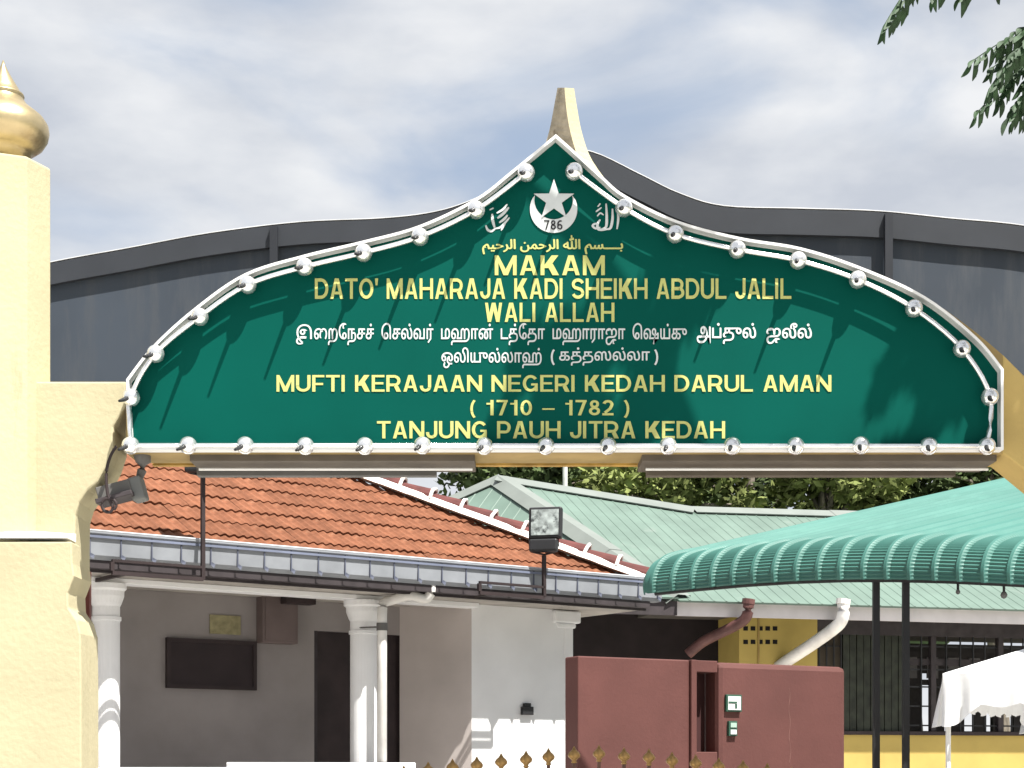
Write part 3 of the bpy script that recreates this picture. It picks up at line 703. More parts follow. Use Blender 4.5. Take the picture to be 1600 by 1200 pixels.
hb('body', darkp, q0, q1, VW-.05, VW-.002, za, zc-.04, sw, .004); hb('cap', darkp, q0+.03, q1-.03, VW-.04, VW-.002, zc-.039, zc, sw, .003)
# flood lamps on brackets
def bracket(px_post, row_post, px_end, row_end, row_top, lamp_row, label, lamp_w):
    VF = -.28
    ax, zx = uv(px_post, row_post, VF); ae, ze = uv(px_end, row_end, VF); zx = (zx+ze)/2 + .0
    _, zt = uv(px_post, row_top, VF)
    f = empty('floodlight', H(ax, VF, zx), label, 'floodlight', 'floodlights')
    r = .018
    mb = MB(); mb.obox(H(min(ax, ae), VF-r, zx-r), u*abs(ax-ae), v*2*r, Z*2*r); mb.build('bracket_bar', doorm, f)
    mb = MB(); mb.obox(H(min(ax, ae), VF-r, zx+.10), u*abs(ax-ae), v*2*r, Z*1.4*r); mb.build('bracket_bar', doorm, f)
    for q in (ae,): MB().obox(H(q-r, VF-r, zx+r), u*2*r, v*2*r, Z*(.10-r)).build('bracket_bar', doorm, f)
    MB().obox(H(min(ax, ae)+.1, VF+r, zx-r), u*2*r, v*(.4-VF-r-.003), Z*2*r).build('wall_arm', doorm, f)
    MB().obox(H(ax-r, VF-r, zx+.0), u*2*r, v*2*r, Z*(zt-zx)).build('post', doorm, f)
    # lamp head: aligned to face the camera side, tilted upward a little
    sc_ = lamp_w; c_ = H(ax, VF, zt)+V((0, 0, .10*sc_)) 
    yk = [c_+V((-.17, 0, .14))*sc_, c_+V((-.17, 0, .02))*sc_, c_+V((-.13, 0, -.06))*sc_, c_+V((0, 0, -.09))*sc_, c_+V((.13, 0, -.06))*sc_, c_+V((.17, 0, .02))*sc_, c_+V((.17, 0, .14))*sc_]
    MB().tube(yk, .012, 6).build('yoke', doorm, f)
    Rz = Matrix.Rotation(math.radians(-12), 4, 'Z') @ Matrix.Rotation(math.radians(-6), 4, 'X')
    cc_ = c_+V((.02, -.02, .28))*sc_
    rbox(cc_, .40*sc_, .10*sc_, .38*sc_, Rz).build('lamp_body', darkp, f, bevel=.02)
    rbox(cc_+Rz @ V((0, .11, 0))*sc_, .30*sc_, .14*sc_, .28*sc_, Rz).build('lamp_back', darkp, f, bevel=.05)
    rbox(cc_+Rz @ V((0, -.055, .0))*sc_, .33*sc_, .012*sc_, .31*sc_, Rz).build('lamp_glass', glassm, f)
    rbox(cc_+Rz @ V((-.02, .0, -.27))*sc_, .34*sc_, .12*sc_, .15*sc_, Rz).build('gear_box', darkp, f, bevel=.02)
    return f
bracket(850, 930, 749, 930, 868, 0, 'black floodlight on a steel bracket over the gutter at the right of the house', .92)
bracket(317, 905, 175, 895, 745, 0, 'black floodlight on a tall rod over the gutter, its lamp behind the sign', .92)
# ================================================================== GREEN ROOFED HOUSE
Kp = P(1058, 934, 25.5); Ep = P(1600, 950, 27.02)
ez = Kp.z; e_ = V((Ep.x-Kp.x, Ep.y-Kp.y, 0)).normalized(); f_ = V((-e_.y, e_.x, 0))
gh = empty('green_roofed_house', V((Kp.x+3, Kp.y+3, 0)), 'yellow walled house with pale green metal roof behind the tiled house', 'house')
P1 = P(778, 748, 31.0); Kp2 = V((Kp.x, Kp.y, ez))
Er = Kp2+e_*9.5
n_R = (Er-Kp2).cross(P1-Kp2).normalized(); n_R = n_R if n_R.z > 0 else -n_R
R1 = pl(1080, 797, Kp2, n_R); R2 = pl(1335, 800, Kp2, n_R); R3 = R2+e_*5
Ll = P(250, 982, 31.5); Ll.z = ez
def ribbed(poly, p0, along, slope, nrm_, sp=.2, rw=.035, rh=.009, off=.07):
    # planar convex polygon with raised ribs running up the slope
    mb = MB(); mb.prism(poly, -nrm_*.03)
    P2 = [((q-p0).dot(along), (q-p0).dot(slope)) for q in poly]
    x0 = min(p[0] for p in P2); x1 = max(p[0] for p in P2); x = x0+off
    while x < x1-.05:
        ys = []
        for i in range(len(P2)):
            (ax, ay), (bx, by) = P2[i], P2[(i+1) % len(P2)]
            if (ax-x)*(bx-x) < 0: ys.append(ay+(by-ay)*(x-ax)/(bx-ax))
        if len(ys) >= 2:
            ya, yb = min(ys), max(ys)
            if yb-ya > .1:
                o_ = p0+along*(x-rw/2)+slope*ya; d_ = slope*(yb-ya)
                mb.add([o_, o_+along*rw, o_+along*rw+d_, o_+d_, o_+along*rw*.25+nrm_*rh, o_+along*rw*.75+nrm_*rh, o_+along*rw*.75+nrm_*rh+d_, o_+along*rw*.25+nrm_*rh+d_], [(4,5,6,7),(0,4,7,3),(5,1,2,6),(0,1,5,4),(3,7,6,2)])
        x += sp
    return mb
slR = n_R.cross(e_).normalized(); slR = slR if slR.z > 0 else -slR
ov = -slR*.12
ribbed([Kp2+ov, Er+ov, R3, R2, R1, P1], Kp2, e_, slR, n_R).build('roof_slope', metalg, gh, fix=True)
n_L = (P1-Kp2).cross(Ll-Kp2).normalized(); n_L = n_L if n_L.z > 0 else -n_L
aL = (Kp2-Ll).normalized(); slL = n_L.cross(aL).normalized(); slL = slL if slL.z > 0 else -slL
ribbed([Ll, Kp2-slL*.05, P1], Ll, aL, slL, n_L, sp=.33).build('roof_slope', metalg, gh)
# rear slope closes the volume
bk = P1+f_*6; bk.z = ez; bk2 = R3+f_*6; bk2.z = ez
MB().add([P1, R1, R2, R3, bk2, bk, Ll+f_*2], [(0, 1, 2, 3, 4, 5), (0, 5, 6)]).build('roof_slope', metalg, gh, fix=False)
def cap(a_, b_, w_, n1_, n2_, name='ridge_cap'):
    d = (b_-a_).normalized(); s1 = d.cross(n1_).normalized(); s2 = d.cross(n2_).normalized(); upn = (n1_+n2_).normalized()
    if s1.dot(s2) > 0: s2 = -s2
    if s1.dot(n2_) > 0: s1 = -s1
    if s2.dot(n1_) > 0: s2 = -s2
    o1 = n1_*.045; o2 = n2_*.045; tp_ = upn*.075
    nseg = max(1, int((b_-a_).length/2.2)); mbs = []
    for i in range(nseg):
        p = a_+(b_-a_)*(i/nseg); q = a_+(b_-a_)*((i+1.02)/nseg); lift = upn*(.008*(i % 2))
        MB().add([p+s1*w_+o1+lift, p+tp_+lift, p+s2*w_+o2+lift, q+s1*w_+o1+lift, q+tp_+lift, q+s2*w_+o2+lift, p+s1*w_+o1+lift-n1_*.02, q+s1*w_+o1+lift-n1_*.02, p+s2*w_+o2+lift-n2_*.02, q+s2*w_+o2+lift-n2_*.02],
                 [(0, 1, 4, 3), (1, 2, 5, 4), (0, 3, 7, 6), (2, 8, 9, 5)]).build(name, capm, gh, fix=False)
up_b = V((f_.x, f_.y, 1.2)).normalized()
cap(P1, Kp2, .21, n_R, n_L); cap(Ll+(P1-Ll)*.02, P1, .20, n_L, up_b)
cap(P1+V((0, 0, .0)), R1, .30, n_R, up_b); cap(R1, R3, .26, n_R, up_b)
# eave fascia and dark lean-to
MB().obox(Kp2+V((0, 0, -.27))+f_*.05, e_*9.5, f_*.04, Z*.22).build('fascia', mat('off_white_fascia', (.66, .62, .63), .7, var=.05), gh)
FW = .95
W0 = Kp2+f_*FW; 
def gw(px, row): q = pl(px, row, W0, f_); return (q-W0).dot(e_), q.z
def gb(name, m, a0, a1, b0, b1, z0_, z1_, parent=gh, bevel=0):
    return MB().obox(V((W0.x, W0.y, 0))+e_*a0+f_*b0+Z*z0_, e_*(a1-a0), f_*(b1-b0), Z*(z1_-z0_)).build(name, m, parent, bevel=bevel)
xa, z_top = gw(1155, 955); xb, _ = gw(1277, 955); xc, _ = gw(1322, 1000); xd, z_sill = gw(1412, 1143); xe = 9.2
gb('wall', yellow, xa, xb, 0, .15, 0, ez-.06)
# ventilation holes: rows of small black blocks set into the wall
ventm = mat('black_void', (.01, .008, .008), .9)
for rr in (982, 1003):
    for k in range(5):
        x_, z_ = gw(1165+11.5*k, rr); gb('vent_hole', ventm, x_-.04, x_+.04, -.004, .02, z_-.035, z_+.035)
x_, _ = gw(1185, 990); gb('conduit', mat('conduit_tan', (.35, .24, .08), .7), x_-.012, x_+.012, -.02, -.001, 2, ez-.06)
gb('wall', yellow, xb, xe, 0, .15, 0, z_sill-.06)
gb('sill', doorm, xb, xe, -.05, .16, z_sill-.058, z_sill)
gb('lintel', fasc, xb, xe, 0, .15, ez-.42, ez-.06)
olive = mat('dark_olive_shutter', (.028, .032, .022), .6, var=.25, scale=6)
xs0, _ = gw(1278, 1000)
nb = 9; xx0, _ = gw(1318, 0+1000); xx1, _ = gw(1416, 1000)
for k in range(nb):
    a_ = xx0+(xx1-xx0)*k/nb; b_ = xx0+(xx1-xx0)*(k+1)/nb
    gb('shutter_slat', olive, a_+.006, b_-.006, .03+.008*(k % 2), .07+.008*(k % 2), z_sill, ez-.42)
gb('shutter_backing', darkp, xx0, xx1, .09, .12, z_sill, ez-.42)
gb('grille_panel', mat('mesh_brown', (.07, .055, .04), .8), xb+.02, xx0-.02, .08, .11, z_sill, ez-.42)
for k in range(4):
    a_ = xb+.04+(xx0-xb-.08)*k/3; gb('window_bar', darkp, a_, a_+.02, .02, .04, z_sill, ez-.42)
for rr in (960, 985, 1010): 
    _, z_ = gw(1290, rr); gb('window_bar', darkp, xb+.02, xx0-.02, .041, .055, z_, z_+.02)
# open barred window
wa = xx1+.02; wb = xe
for k in range(21):
    a_ = wa+(wb-wa)*k/20 + (.02 if k % 3 else 0); gb('window_bar', darkp, a_, a_+.022, .02, .042, z_sill, ez-.42)
for rr in (982, 1012, 1048, 1075, 1105, 1135):
    _, z_ = gw(1500, rr); gb('window_bar', darkp, wa, wb, .043, .058, z_, z_+.025)
for px_ in (1455, 1560):
    a_, _ = gw(px_, 1000); gb('window_post', fasc, a_, a_+.09, -.005, .10, z_sill, ez-.42)
_, z1a = gw(1500, 1030); _, z1b = gw(1500, 1040); gb('window_rail', fasc, wa, wb, .059, .10, z1b, z1a)
# inside: dark room with openings in the far wall
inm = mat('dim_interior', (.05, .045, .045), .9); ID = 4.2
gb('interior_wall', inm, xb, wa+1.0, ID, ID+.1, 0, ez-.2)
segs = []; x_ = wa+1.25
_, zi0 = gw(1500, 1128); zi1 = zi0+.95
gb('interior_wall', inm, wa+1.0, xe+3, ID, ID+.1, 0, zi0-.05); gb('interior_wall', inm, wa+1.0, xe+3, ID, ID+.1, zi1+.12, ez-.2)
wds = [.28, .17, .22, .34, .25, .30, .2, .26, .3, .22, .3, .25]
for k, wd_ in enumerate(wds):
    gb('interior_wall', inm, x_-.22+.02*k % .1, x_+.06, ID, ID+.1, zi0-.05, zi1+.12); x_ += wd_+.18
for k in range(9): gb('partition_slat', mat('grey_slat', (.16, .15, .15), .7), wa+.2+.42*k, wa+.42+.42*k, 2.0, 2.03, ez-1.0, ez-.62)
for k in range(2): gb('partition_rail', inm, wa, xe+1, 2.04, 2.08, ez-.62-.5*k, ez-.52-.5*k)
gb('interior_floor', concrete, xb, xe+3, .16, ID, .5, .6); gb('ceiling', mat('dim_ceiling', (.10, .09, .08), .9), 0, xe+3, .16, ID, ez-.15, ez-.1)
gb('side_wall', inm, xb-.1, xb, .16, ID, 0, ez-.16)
# shaded porch recess left of the yellow wall; its shade put into the colour
gb('recess_wall', mat('recess_shade_brown', (.022, .016, .017), .9), -4.2, xa, .9, 1.0, 0, ez-.06)
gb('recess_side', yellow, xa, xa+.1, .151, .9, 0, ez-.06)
# lean-to edge left
q0 = pl(903, 925, Kp2-f_*.02, f_); q1 = Kp2.copy(); lo = (q0-Kp2).dot(e_)
MB().obox(Kp2+e_*(lo-1.0)+V((0, 0, -.27))+f_*.0, e_*(-lo+1.0), f_*.04, Z*.22).build('lean_to_fascia', fasc, gh)
mb = ribbed([Kp2+e_*(lo-1)-f_*.06, Kp2-f_*.06, Kp2+f_*.9+Z*.32, Kp2+e_*(lo-1)+f_*.9+Z*.32], Kp2, e_, (f_*.96+Z*.32).normalized(), (Z*.96-f_*.32).normalized(), sp=.2)
mb.build('lean_to_roof', metalg, gh)
# downpipes of the green house
dpw = empty('downpipe', P(1318, 945, 25.9), 'white plastic downpipe slanting from the eave across the yellow wall', 'pipe', 'slanting downpipes')
MB().tube(spline([P(1318, 938, 26.0), P(1317, 962, 26.0), P(1308, 978, 26.1), P(1270, 1006, 26.5), P(1225, 1036, 26.9), P(1200, 1056, 27)], 4), .10, 12).build('pipe', mat('bright_white_pvc', (.82, .80, .78), .45), dpw, smooth=True)
MB().tube([P(1318, 936, 26.0), P(1317, 944, 26.0)], .115, 12).build('collar', pvc, dpw)
dpb = empty('downpipe', P(1170, 945, 25.7), 'brown plastic downpipe slanting from the eave across the dark recess', 'pipe', 'slanting downpipes')
MB().tube(spline([P(1170, 938, 25.6), P(1167, 962, 25.6), P(1155, 974, 25.7), P(1128, 988, 25.9), P(1098, 1003, 26.1), P(1075, 1022, 26.2)], 4), .085, 12).build('pipe', brownpipe, dpb, smooth=True)
MB().tube([P(1170, 936, 25.6), P(1169, 944, 25.6)], .10, 12).build('collar', brownpipe, dpb)
# ================================================================== MAROON WALL
mw = empty('maroon_wall', P(1100, 1190, 14.9), 'maroon plastered wall with a tall narrow slot and rounded right corner', 'wall')
M0 = P(903, 1023, 14.2); M1 = P(1320, 1042, 15.6)
me_ = V((M1.x-M0.x, M1.y-M0.y, 0)).normalized(); mf = V((-me_.y, me_.x, 0)); ML = (M1-M0).to_2d().length if hasattr(M1-M0, 'to_2d') else 3.8
mz = (M0.z+M1.z)/2
def mp_(px, row): q = pl(px, row, M0, mf); return (q-M0).dot(me_), q.z
def mbx(name, m, a0, a1, b0, b1, z0_, z1_, bevel=0, parent=mw, label=None):
    return MB().obox(V((M0.x, M0.y, 0))+me_*a0+mf*b0+Z*z0_, me_*(a1-a0), mf*(b1-b0), Z*(z1_-z0_)).build(name, m, parent, bevel=bevel, label=label)
s0, zs1 = mp_(1086, 1050); s1, zs0 = mp_(1120, 1175)
mbx('wall_panel', maroon, 0, s0-.06, 0, .22, 0, mz, .012)
mbx('wall_panel', maroon, s1+.001, ML, -.02, .22, 0, mz-.01, .05)
mbx('slot_frame', maroon, s0-.059, s0, -.03, .22, 0, mz+.002, .006)
mbx('slot_head', maroon, s0+.001, s1, -.012, .22, zs1, mz, .006)
mbx('slot_foot', maroon, s0+.001, s1, -.012, .22, 0, zs0, .006)
mbx('slot_back', mat('dark_maroon', (.05, .018, .018), .8), s0+.001, s1, .19, .215, zs0+.001, zs1-.001)
x_, z_ = mp_(1232, 1190)
mb = MB(); pts = []
for k in range(14):
    xx, zz = mp_(1231+1.1*math.sin(k*1.3)+k*.1, 1075+k*9); pts.append(V((M0.x, M0.y, 0))+me_*xx-mf*.0205+Z*zz)
mb.tube(pts, [.0010+.0018*math.sin(k*.9)**2 for k in range(14)], 5).build('crack', mat('faded_crack', (.26, .14, .12), .9), mw)
for nm, x0, x1, y0, y1, lb, m_ in (('meter_plate', 1130, 1154, 1086, 1112, 'upper and larger of two white plates on the maroon wall', letw), ('meter_plate', 1134, 1147, 1127, 1150, 'lower and smaller of two green and white plates on the maroon wall', letw)):
    a0, z0_ = mp_(x0, y1); a1, z1_ = mp_(x1, y0)
    pt = empty(nm, V((M0.x, M0.y, z0_))+me_*((a0+a1)/2)-mf*.03, lb, 'plate')
    mbx('frame', mat('dark_green_frame', (.03, .09, .06), .6), a0, a1, -.05, -.021, z0_, z1_, .003, pt)
    if y0 == 1086:
        mbx('face', m_, a0+.015, a1-.015, -.056, -.051, z0_+.015, z1_-.015, 0, pt)
        mbx('print', mat('dark_green_frame', (0, 0, 0)), a0+.02, a1-.06, -.060, -.057, z0_+.075, z0_+.09, 0, pt); mbx('print', MATS['dark_green_frame'], a0+.09, a0+.11, -.060, -.057, z0_+.03, z0_+.07, 0, pt)
    else:
        mm_ = (z0_+z1_)/2
        mbx('face', m_, a0+.015, a1-.012, -.056, -.051, z0_+.015, mm_-.01, 0, pt); mbx('face', mat('pale_green_print', (.35, .5, .42), .6), a0+.015, a1-.012, -.056, -.051, mm_+.01, z1_-.015, 0, pt)
# ================================================================== SEA GREEN CANOPY
can = empty('canopy', (3.6, 16, 0), 'sea green ribbed metal canopy with a rolled front edge on black posts', 'canopy')
c0 = V((1.42, 17.0, 0)); cd = V((.775, -.632, 0)).normalized(); cw = V((.8, .6, 0)).normalized()
NB = 27; BW = .236
def prof_c(L_):
    pts = []
    base = spline([(0, 0, 0), (-.01, .10, 0), (.015, .20, 0), (.08, .30, 0), (.19, .375, 0), (.36, .43, 0), (.62, .485, 0)], 7)
    for q in base: pts.append((q.x, q.y))
    return pts
pc = prof_c(6)
# resample the curved part evenly
def resample(pts, step):
    out = [pts[0]]; acc = 0; need = step
    for i in range(1, len(pts)):
        a = pts[i-1]; b = pts[i]; d = math.hypot(b[0]-a[0], b[1]-a[1]); 
        while acc+d >= need:
            t = (need-acc)/d; out.append((a[0]+(b[0]-a[0])*t, a[1]+(b[1]-a[1])*t)); need += step
        acc += d
    return out
rc_ = resample(pc, .0165)
flat = [(.62+.45*k, .485+.45*k*.245) for k in range(1, 13)]
full = rc_+flat; nr = len(full); ncv = len(rc_)
def nrm2(i):
    a = full[max(i-1, 0)]; b = full[min(i+1, nr-1)]; dx, dy = b[0]-a[0], b[1]-a[1]; l = math.hypot(dx, dy); return (-dy/l, dx/l)
def canopy_z(s): 
    f = s/(NB*BW); return 3.385-.17*f*2 + .10*math.sin(PI*min(1, f*1.5))
xsn = [(0, .0), (.022, .028), (.05, .028), (.075, 0), (.10, 0), (.14, 0), (.18, 0), (.215, 0)]
bays = 3
for sh in range(NB//bays):
    mb = MB(); cols = []
    for b_ in range(bays):
        for (x_, h_) in xsn: cols.append(((sh*bays+b_)*BW+x_, h_ + (.006 if b_ == 0 and x_ < .06 else 0)))
    cols.append(((sh+1)*bays*BW+.02, .012)) 
    for (s_, h_) in cols:
        for i in range(nr):
            n_ = nrm2(i); q = full[i]
            cr_ = 0
            if h_ == 0 and i < ncv-6: cr_ = (.007 if i % 2 else -.004)*min(1, (ncv-6-i)/10)
            fade = 1.0
            d_in = q[0]-n_[0]*0 ; 
            off = h_*fade+cr_
            # perpendicular in the (cw, Z) plane, outward = away from roof
            px_ = q[0]+n_[0]*off; pz_ = q[1]+n_[1]*off
            lift = .012*(sh % 2)*0
            w_ = c0+cd*s_+cw*(px_)+Z*(canopy_z(s_)+pz_)
            mb.v.append(tuple(w_))
    nc_ = len(cols)
    for c_ in range(nc_-1):
        for i in range(nr-1): mb.f.append((c_*nr+i, (c_+1)*nr+i, (c_+1)*nr+i+1, c_*nr+i+1))
    mb.build('roof_sheet', canopym, can, fix=False)
# rounded end cap at the left
mb = MB(); prv = None; na = 6
for k in range(na+1):
    a_ = (PI/2)*k/na
    for i in range(0, ncv+1):
        q = full[min(i, nr-1)]
        s_ = -.16*math.sin(a_); 
        w_ = c0+cd*s_+cw*(q[0]+.10*(1-math.cos(a_)))+Z*(canopy_z(0)+q[1]*(1-.25*(1-math.cos(a_)))) + Z*(.012 if k in (2, 4) else 0)
        mb.v.append(tuple(w_))
m_ = ncv+1
for k in range(na):
    for i in range(m_-1): mb.f.append((k*m_+i, (k+1)*m_+i, (k+1)*m_+i+1, k*m_+i+1))
mb.build('end_cap', canopym, can, fix=False)
pts = [c0+cd*(NB*BW*k/12)+cw*.06+Z*(canopy_z(NB*BW*k/12)+.0) for k in range(13)]
MB().tube(pts, .022, 8).build('edge_rail', darkp, can)
for s_ in (2.6, 4.4, 6.0):
    p_ = c0+cd*s_+cw*.1; MB().tube([p_+Z*(canopy_z(s_)+.02), p_+cw*5.6+Z*(canopy_z(s_)+.42+.245*5)], .025, 8).build('rafter', darkp, can)
def post_at(px):
    for k in range(600):
        s_ = k*.01; q = c0+cd*s_+cw*.12
        if 800+q.x/q.y*F >= px: break
    MB().box((q.x-.03, q.y-.03, 0), (q.x+.03, q.y+.03, canopy_z(s_)+.03)).build('post', darkp, can)
    return s_
post_at(1368)
s2 = post_at(1414)
for dd in (4.5,): 
    for s_ in (2.3, 5.9):
        q = c0+cd*s_+cw*dd; MB().box((q.x-.035, q.y-.035, 0), (q.x+.035, q.y+.035, canopy_z(s_)+.4+.245*(dd-.6))).build('post', darkp, can)
for px, row, rad, lb in ((1496, 912, .022, 'left and smaller of two dark bulbs hanging from the canopy edge'), (1568, 916, .032, 'right and larger of two dark bulbs hanging from the canopy edge')):
    for k in range(700):
        s_ = k*.01; q = c0+cd*s_+cw*.06
        if 800+q.x/q.y*F >= px: break
    zc_ = canopy_z(s_)-.02; bl = empty('hanging_bulb', q+Z*(zc_-.08), lb, 'bulb', 'bulbs on the canopy edge')
    MB().lathe(q+Z*(zc_-.06-rad*.6), [(.004, -rad), (rad*.7, -rad*.7), (rad, 0), (rad*.7, rad*.7), (.012, rad)], 12).build('bulb', greyp, bl, smooth=True)
    MB().tube([q+Z*(zc_-.06+rad*.3), q+Z*zc_], .012, 8).build('socket', darkp, bl)
# ================================================================== TENT
tn = empty('tent', (4.6, 13.6, 0), 'white tarpaulin tent with drooping scalloped valance on a thin white pole', 'tent')
t0 = P(1474, 1052, 13.0); td = V((.87, -.5, 0)).normalized(); tf = V((-td.y, td.x, 0)); TL = 3.0
pk = t0+td*1.5+tf*1.5; pk.z = t0.z+.60
cor = [t0, t0+td*TL, t0+td*TL+tf*TL, t0+tf*TL]
for k in range(4):
    a_, b_ = cor[k], cor[(k+1) % 4]; mb = MB(); nu, nv = 40, 14
    for i in range(nu+1):
        e = i/nu; q = a_+(b_-a_)*e
        for j in range(nv+1):
            g_ = j/nv; w_ = q+(pk-q)*g_
            sag = -.10*math.sin(PI*g_)*math.sin(PI*e) - .05*math.sin(PI*e)*(1-g_)
            rip = .005*math.sin(26*e*(1.0)+3*g_)*(1-g_)**2*math.exp(-4*e) if k == 0 else 0
            mb.v.append(tuple(w_+Z*(sag+rip)))
    for i in range(nu):
        for j in range(nv): mb.f.append((i*(nv+1)+j, (i+1)*(nv+1)+j, (i+1)*(nv+1)+j+1, i*(nv+1)+j+1))
    mb.build('tent_roof', tentm, tn, smooth=True, fix=False)
    mb = MB(); nu, nv = 90, 10; nf = (td, tf, td, tf)[k]; outw = (-tf, td, tf, -td)[k]
    for i in range(nu+1):
        e = i/nu; q = a_+(b_-a_)*e+Z*(-.05*math.sin(PI*e))
        dx = min(e, 1-e)*TL
        drop = .215+.035*abs(math.sin(PI*dx/.30)) + .20*math.exp(-(dx/.20)**2)
        for j in range(nv+1):
            g_ = j/nv
            fold = .012*math.sin(2*PI*dx/.19+g_*1.2)*g_ + .07*math.exp(-(dx/.16)**2)*g_*math.sin(dx*30)
            mb.v.append(tuple(q+outw*(.006+fold+.03*g_)-Z*(drop*g_)))
    for i in range(nu):
        for j in range(nv): mb.f.append((i*(nv+1)+j, (i+1)*(nv+1)+j, (i+1)*(nv+1)+j+1, i*(nv+1)+j+1))
    mb.build('valance', tentm, tn, smooth=True, fix=False)
    c_ = cor[k]+(pk-cor[k])*.02
    MB().tube([V((c_.x, c_.y, 0)), V((c_.x, c_.y, t0.z-.03))], .02, 10).build('tent_pole', whitep, tn)
# ================================================================== GATE with spear finials
gt = empty('iron_gate', P(900, 1200, 11.3), 'brown iron gate whose gold spear finials rise in a shallow arc', 'gate')
fin = [(745, 1197), (783, 1192), (822, 1188), (857, 1184), (897, 1181), (936, 1179), (975, 1183), (1014, 1185), (1050, 1190), (1087, 1194), (1123, 1199)]
xs = [f[0] for f in fin]; step = 38
allf = [(745-step*k, 1197+3*k+.6*k*k) for k in range(1, 14)] + fin + [(1123+step*k, 1199+3*k+.6*k*k) for k in range(1, 12)]
fmesh = None; YG = 11.3
bronze = mat('dull_gold_paint', (.36, .22, .08), .5, metal=.5, var=.2, scale=30)
ironm = mat('brown_iron_paint', (.10, .05, .035), .6, var=.2, scale=8)
fp = [(.012, -.05), (.022, -.045), (.014, -.035), (.020, -.025), (.040, -.008), (.043, .008), (.034, .024), (.016, .040), (.008, .055), (.002, .066)]
fmesh = MB().lathe((0, 0, 0), fp, 12).mesh('finial'); fmesh.materials.append(bronze)
gbs = wloc(gt)
for (x, y) in allf:
    q = P(x, y, YG)
    o = MB().box((q.x-.012, YG-.012, .12), (q.x+.012, YG+.012, q.z-.045)).build('gate_bar', ironm, gt)
    f = bpy.data.objects.new('finial', fmesh); C.objects.link(f); f.parent = o; f.location = q-wloc(o)
    for p_ in fmesh.polygons: p_.use_smooth = True
qa = P(allf[12][0], 0, YG).x; qb = P(allf[-1][0], 0, YG).x
pts = [P(x, y, YG)-Z*.22+V((0, -.02, 0)) for x, y in sorted(allf)]
MB().tube(pts, .018, 8).build('gate_rail', ironm, gt)
MB().box((pts[0].x, YG-.03, .12), (pts[-1].x, YG-.013, .17)).build('gate_rail', ironm, gt)
MB().box((pts[0].x, YG-.03, .8), (pts[-1].x, YG-.013, .85)).build('gate_rail', ironm, gt)
# gate post beside the pillar
gp_ = empty('gate_post', P(136, 1200, 11.35), 'slim maroon gate post behind the cream flank wall at far left', 'post')
a = P(129, 0, 11.35); b = P(141, 0, 11.35)
MB().box((a.x, 11.33, 0), (b.x, 11.38, P(0, 893, 11.35).z)).build('shaft', mat('maroon_iron', (.12, .035, .03), .6), gp_)
c = P(138, 1066, 11.3); MB().box((c.x-.025, 11.28, c.z-.05), (c.x+.012, 11.329, c.z+.05)).build('hinge', pvc, gp_, bevel=.004)
# ================================================================== far pole, trees
pole = MB().tube([P(883, 1200, 36)-Z*1.5, P(883, 640, 36)], .055, 10)
tag(pole.build('utility_pole', mat('pale_pole_paint', (.6, .6, .56), .7)), 'slim pale pole rising behind the green metal roof', 'pole')
def leafcloud(c, R, n, size, rnd, clumps=28, flat_=.75):
    mb = MB(); cl = []
    for k in range(clumps):
        d = V((rnd.gauss(0, 1), rnd.gauss(0, 1), rnd.gauss(0, .9))).normalized()*(rnd.random()**.4)
        cl.append((V((d.x*R[0], d.y*R[1], d.z*R[2]))+c, rnd.uniform(.22, .42)*R[0]))
    for k in range(n):
        cc_, cr_ = cl[rnd.randrange(clumps)]
        d = V((rnd.gauss(0, 1), rnd.gauss(0, 1), rnd.gauss(0, 1))).normalized()*cr_*(rnd.random()**.35)
        p = cc_+V((d.x, d.y, d.z*flat_)); a = V((rnd.gauss(0, 1), rnd.gauss(0, 1), rnd.gauss(0, .7))).normalized()
        b = a.cross(V((rnd.gauss(0, 1), rnd.gauss(0, 1), rnd.gauss(0, 1)))).normalized(); s = size*rnd.uniform(.6, 1.3)
        mb.v += [tuple(p-a*s), tuple(p+b*s*.38), tuple(p+a*s), tuple(p-b*s*.38)]
        q = len(mb.v)-4; mb.f.append((q, q+1, q+2, q+3))
    return mb, cl
trs = [(815, 43, 738, 2.2, 0, 'dark bushy tree left of the pale pole beyond the green roof'),
       (930, 46, 742, 1.5, 0, 'grey green tree right of the pale pole beyond the green roof'),
       (1045, 41, 752, 2.0, 1, 'bright yellow green tree beyond the dip of the green roof'),
       (1175, 45, 748, 2.7, 0, 'broad dark tree beyond the low ridge of the green roof'),
       (1290, 42, 752, 2.1, 1, 'yellow green tree just left of the canopy slope'),
       (1420, 46, 745, 2.6, 0, 'dark tree whose crown shows above the canopy slope'),
       (1555, 44, 720, 2.4, 0, 'sparse dark tree at far right under the sign')]
for i, (px, Y, row, R_, kd, lb) in enumerate(trs):
    rnd = random.Random(50+i); c = P(px, row, Y)
    t_ = empty('tree', (c.x, Y, 0), lb, 'tree', 'trees beyond the green roof')
    MB().tube(spline([(c.x+.3, Y, 0), (c.x+.1, Y+.1, c.z*.4), (c.x-.1, Y, c.z*.75), (c.x, Y, c.z+R_*.4)], 3), [.30-.022*k for k in range(10)], 9).build('trunk', bark, t_, smooth=True)
    mb, cl = leafcloud(c, (R_, R_*.8, R_*.72), 5200 if i != 6 else 2600, .16, rnd, 30)
    cwn = mb.build('crown', leafs[kd], t_, fix=False)
    lim = MB()
    for cc_, cr_ in cl[:12]:
        lim.tube([V((c.x, Y, c.z-R_*.6)), (V((c.x, Y, c.z-R_*.3))+cc_)/2, cc_], [.09, .05, .015], 5)
    lim.build('limbs', bark, t_)
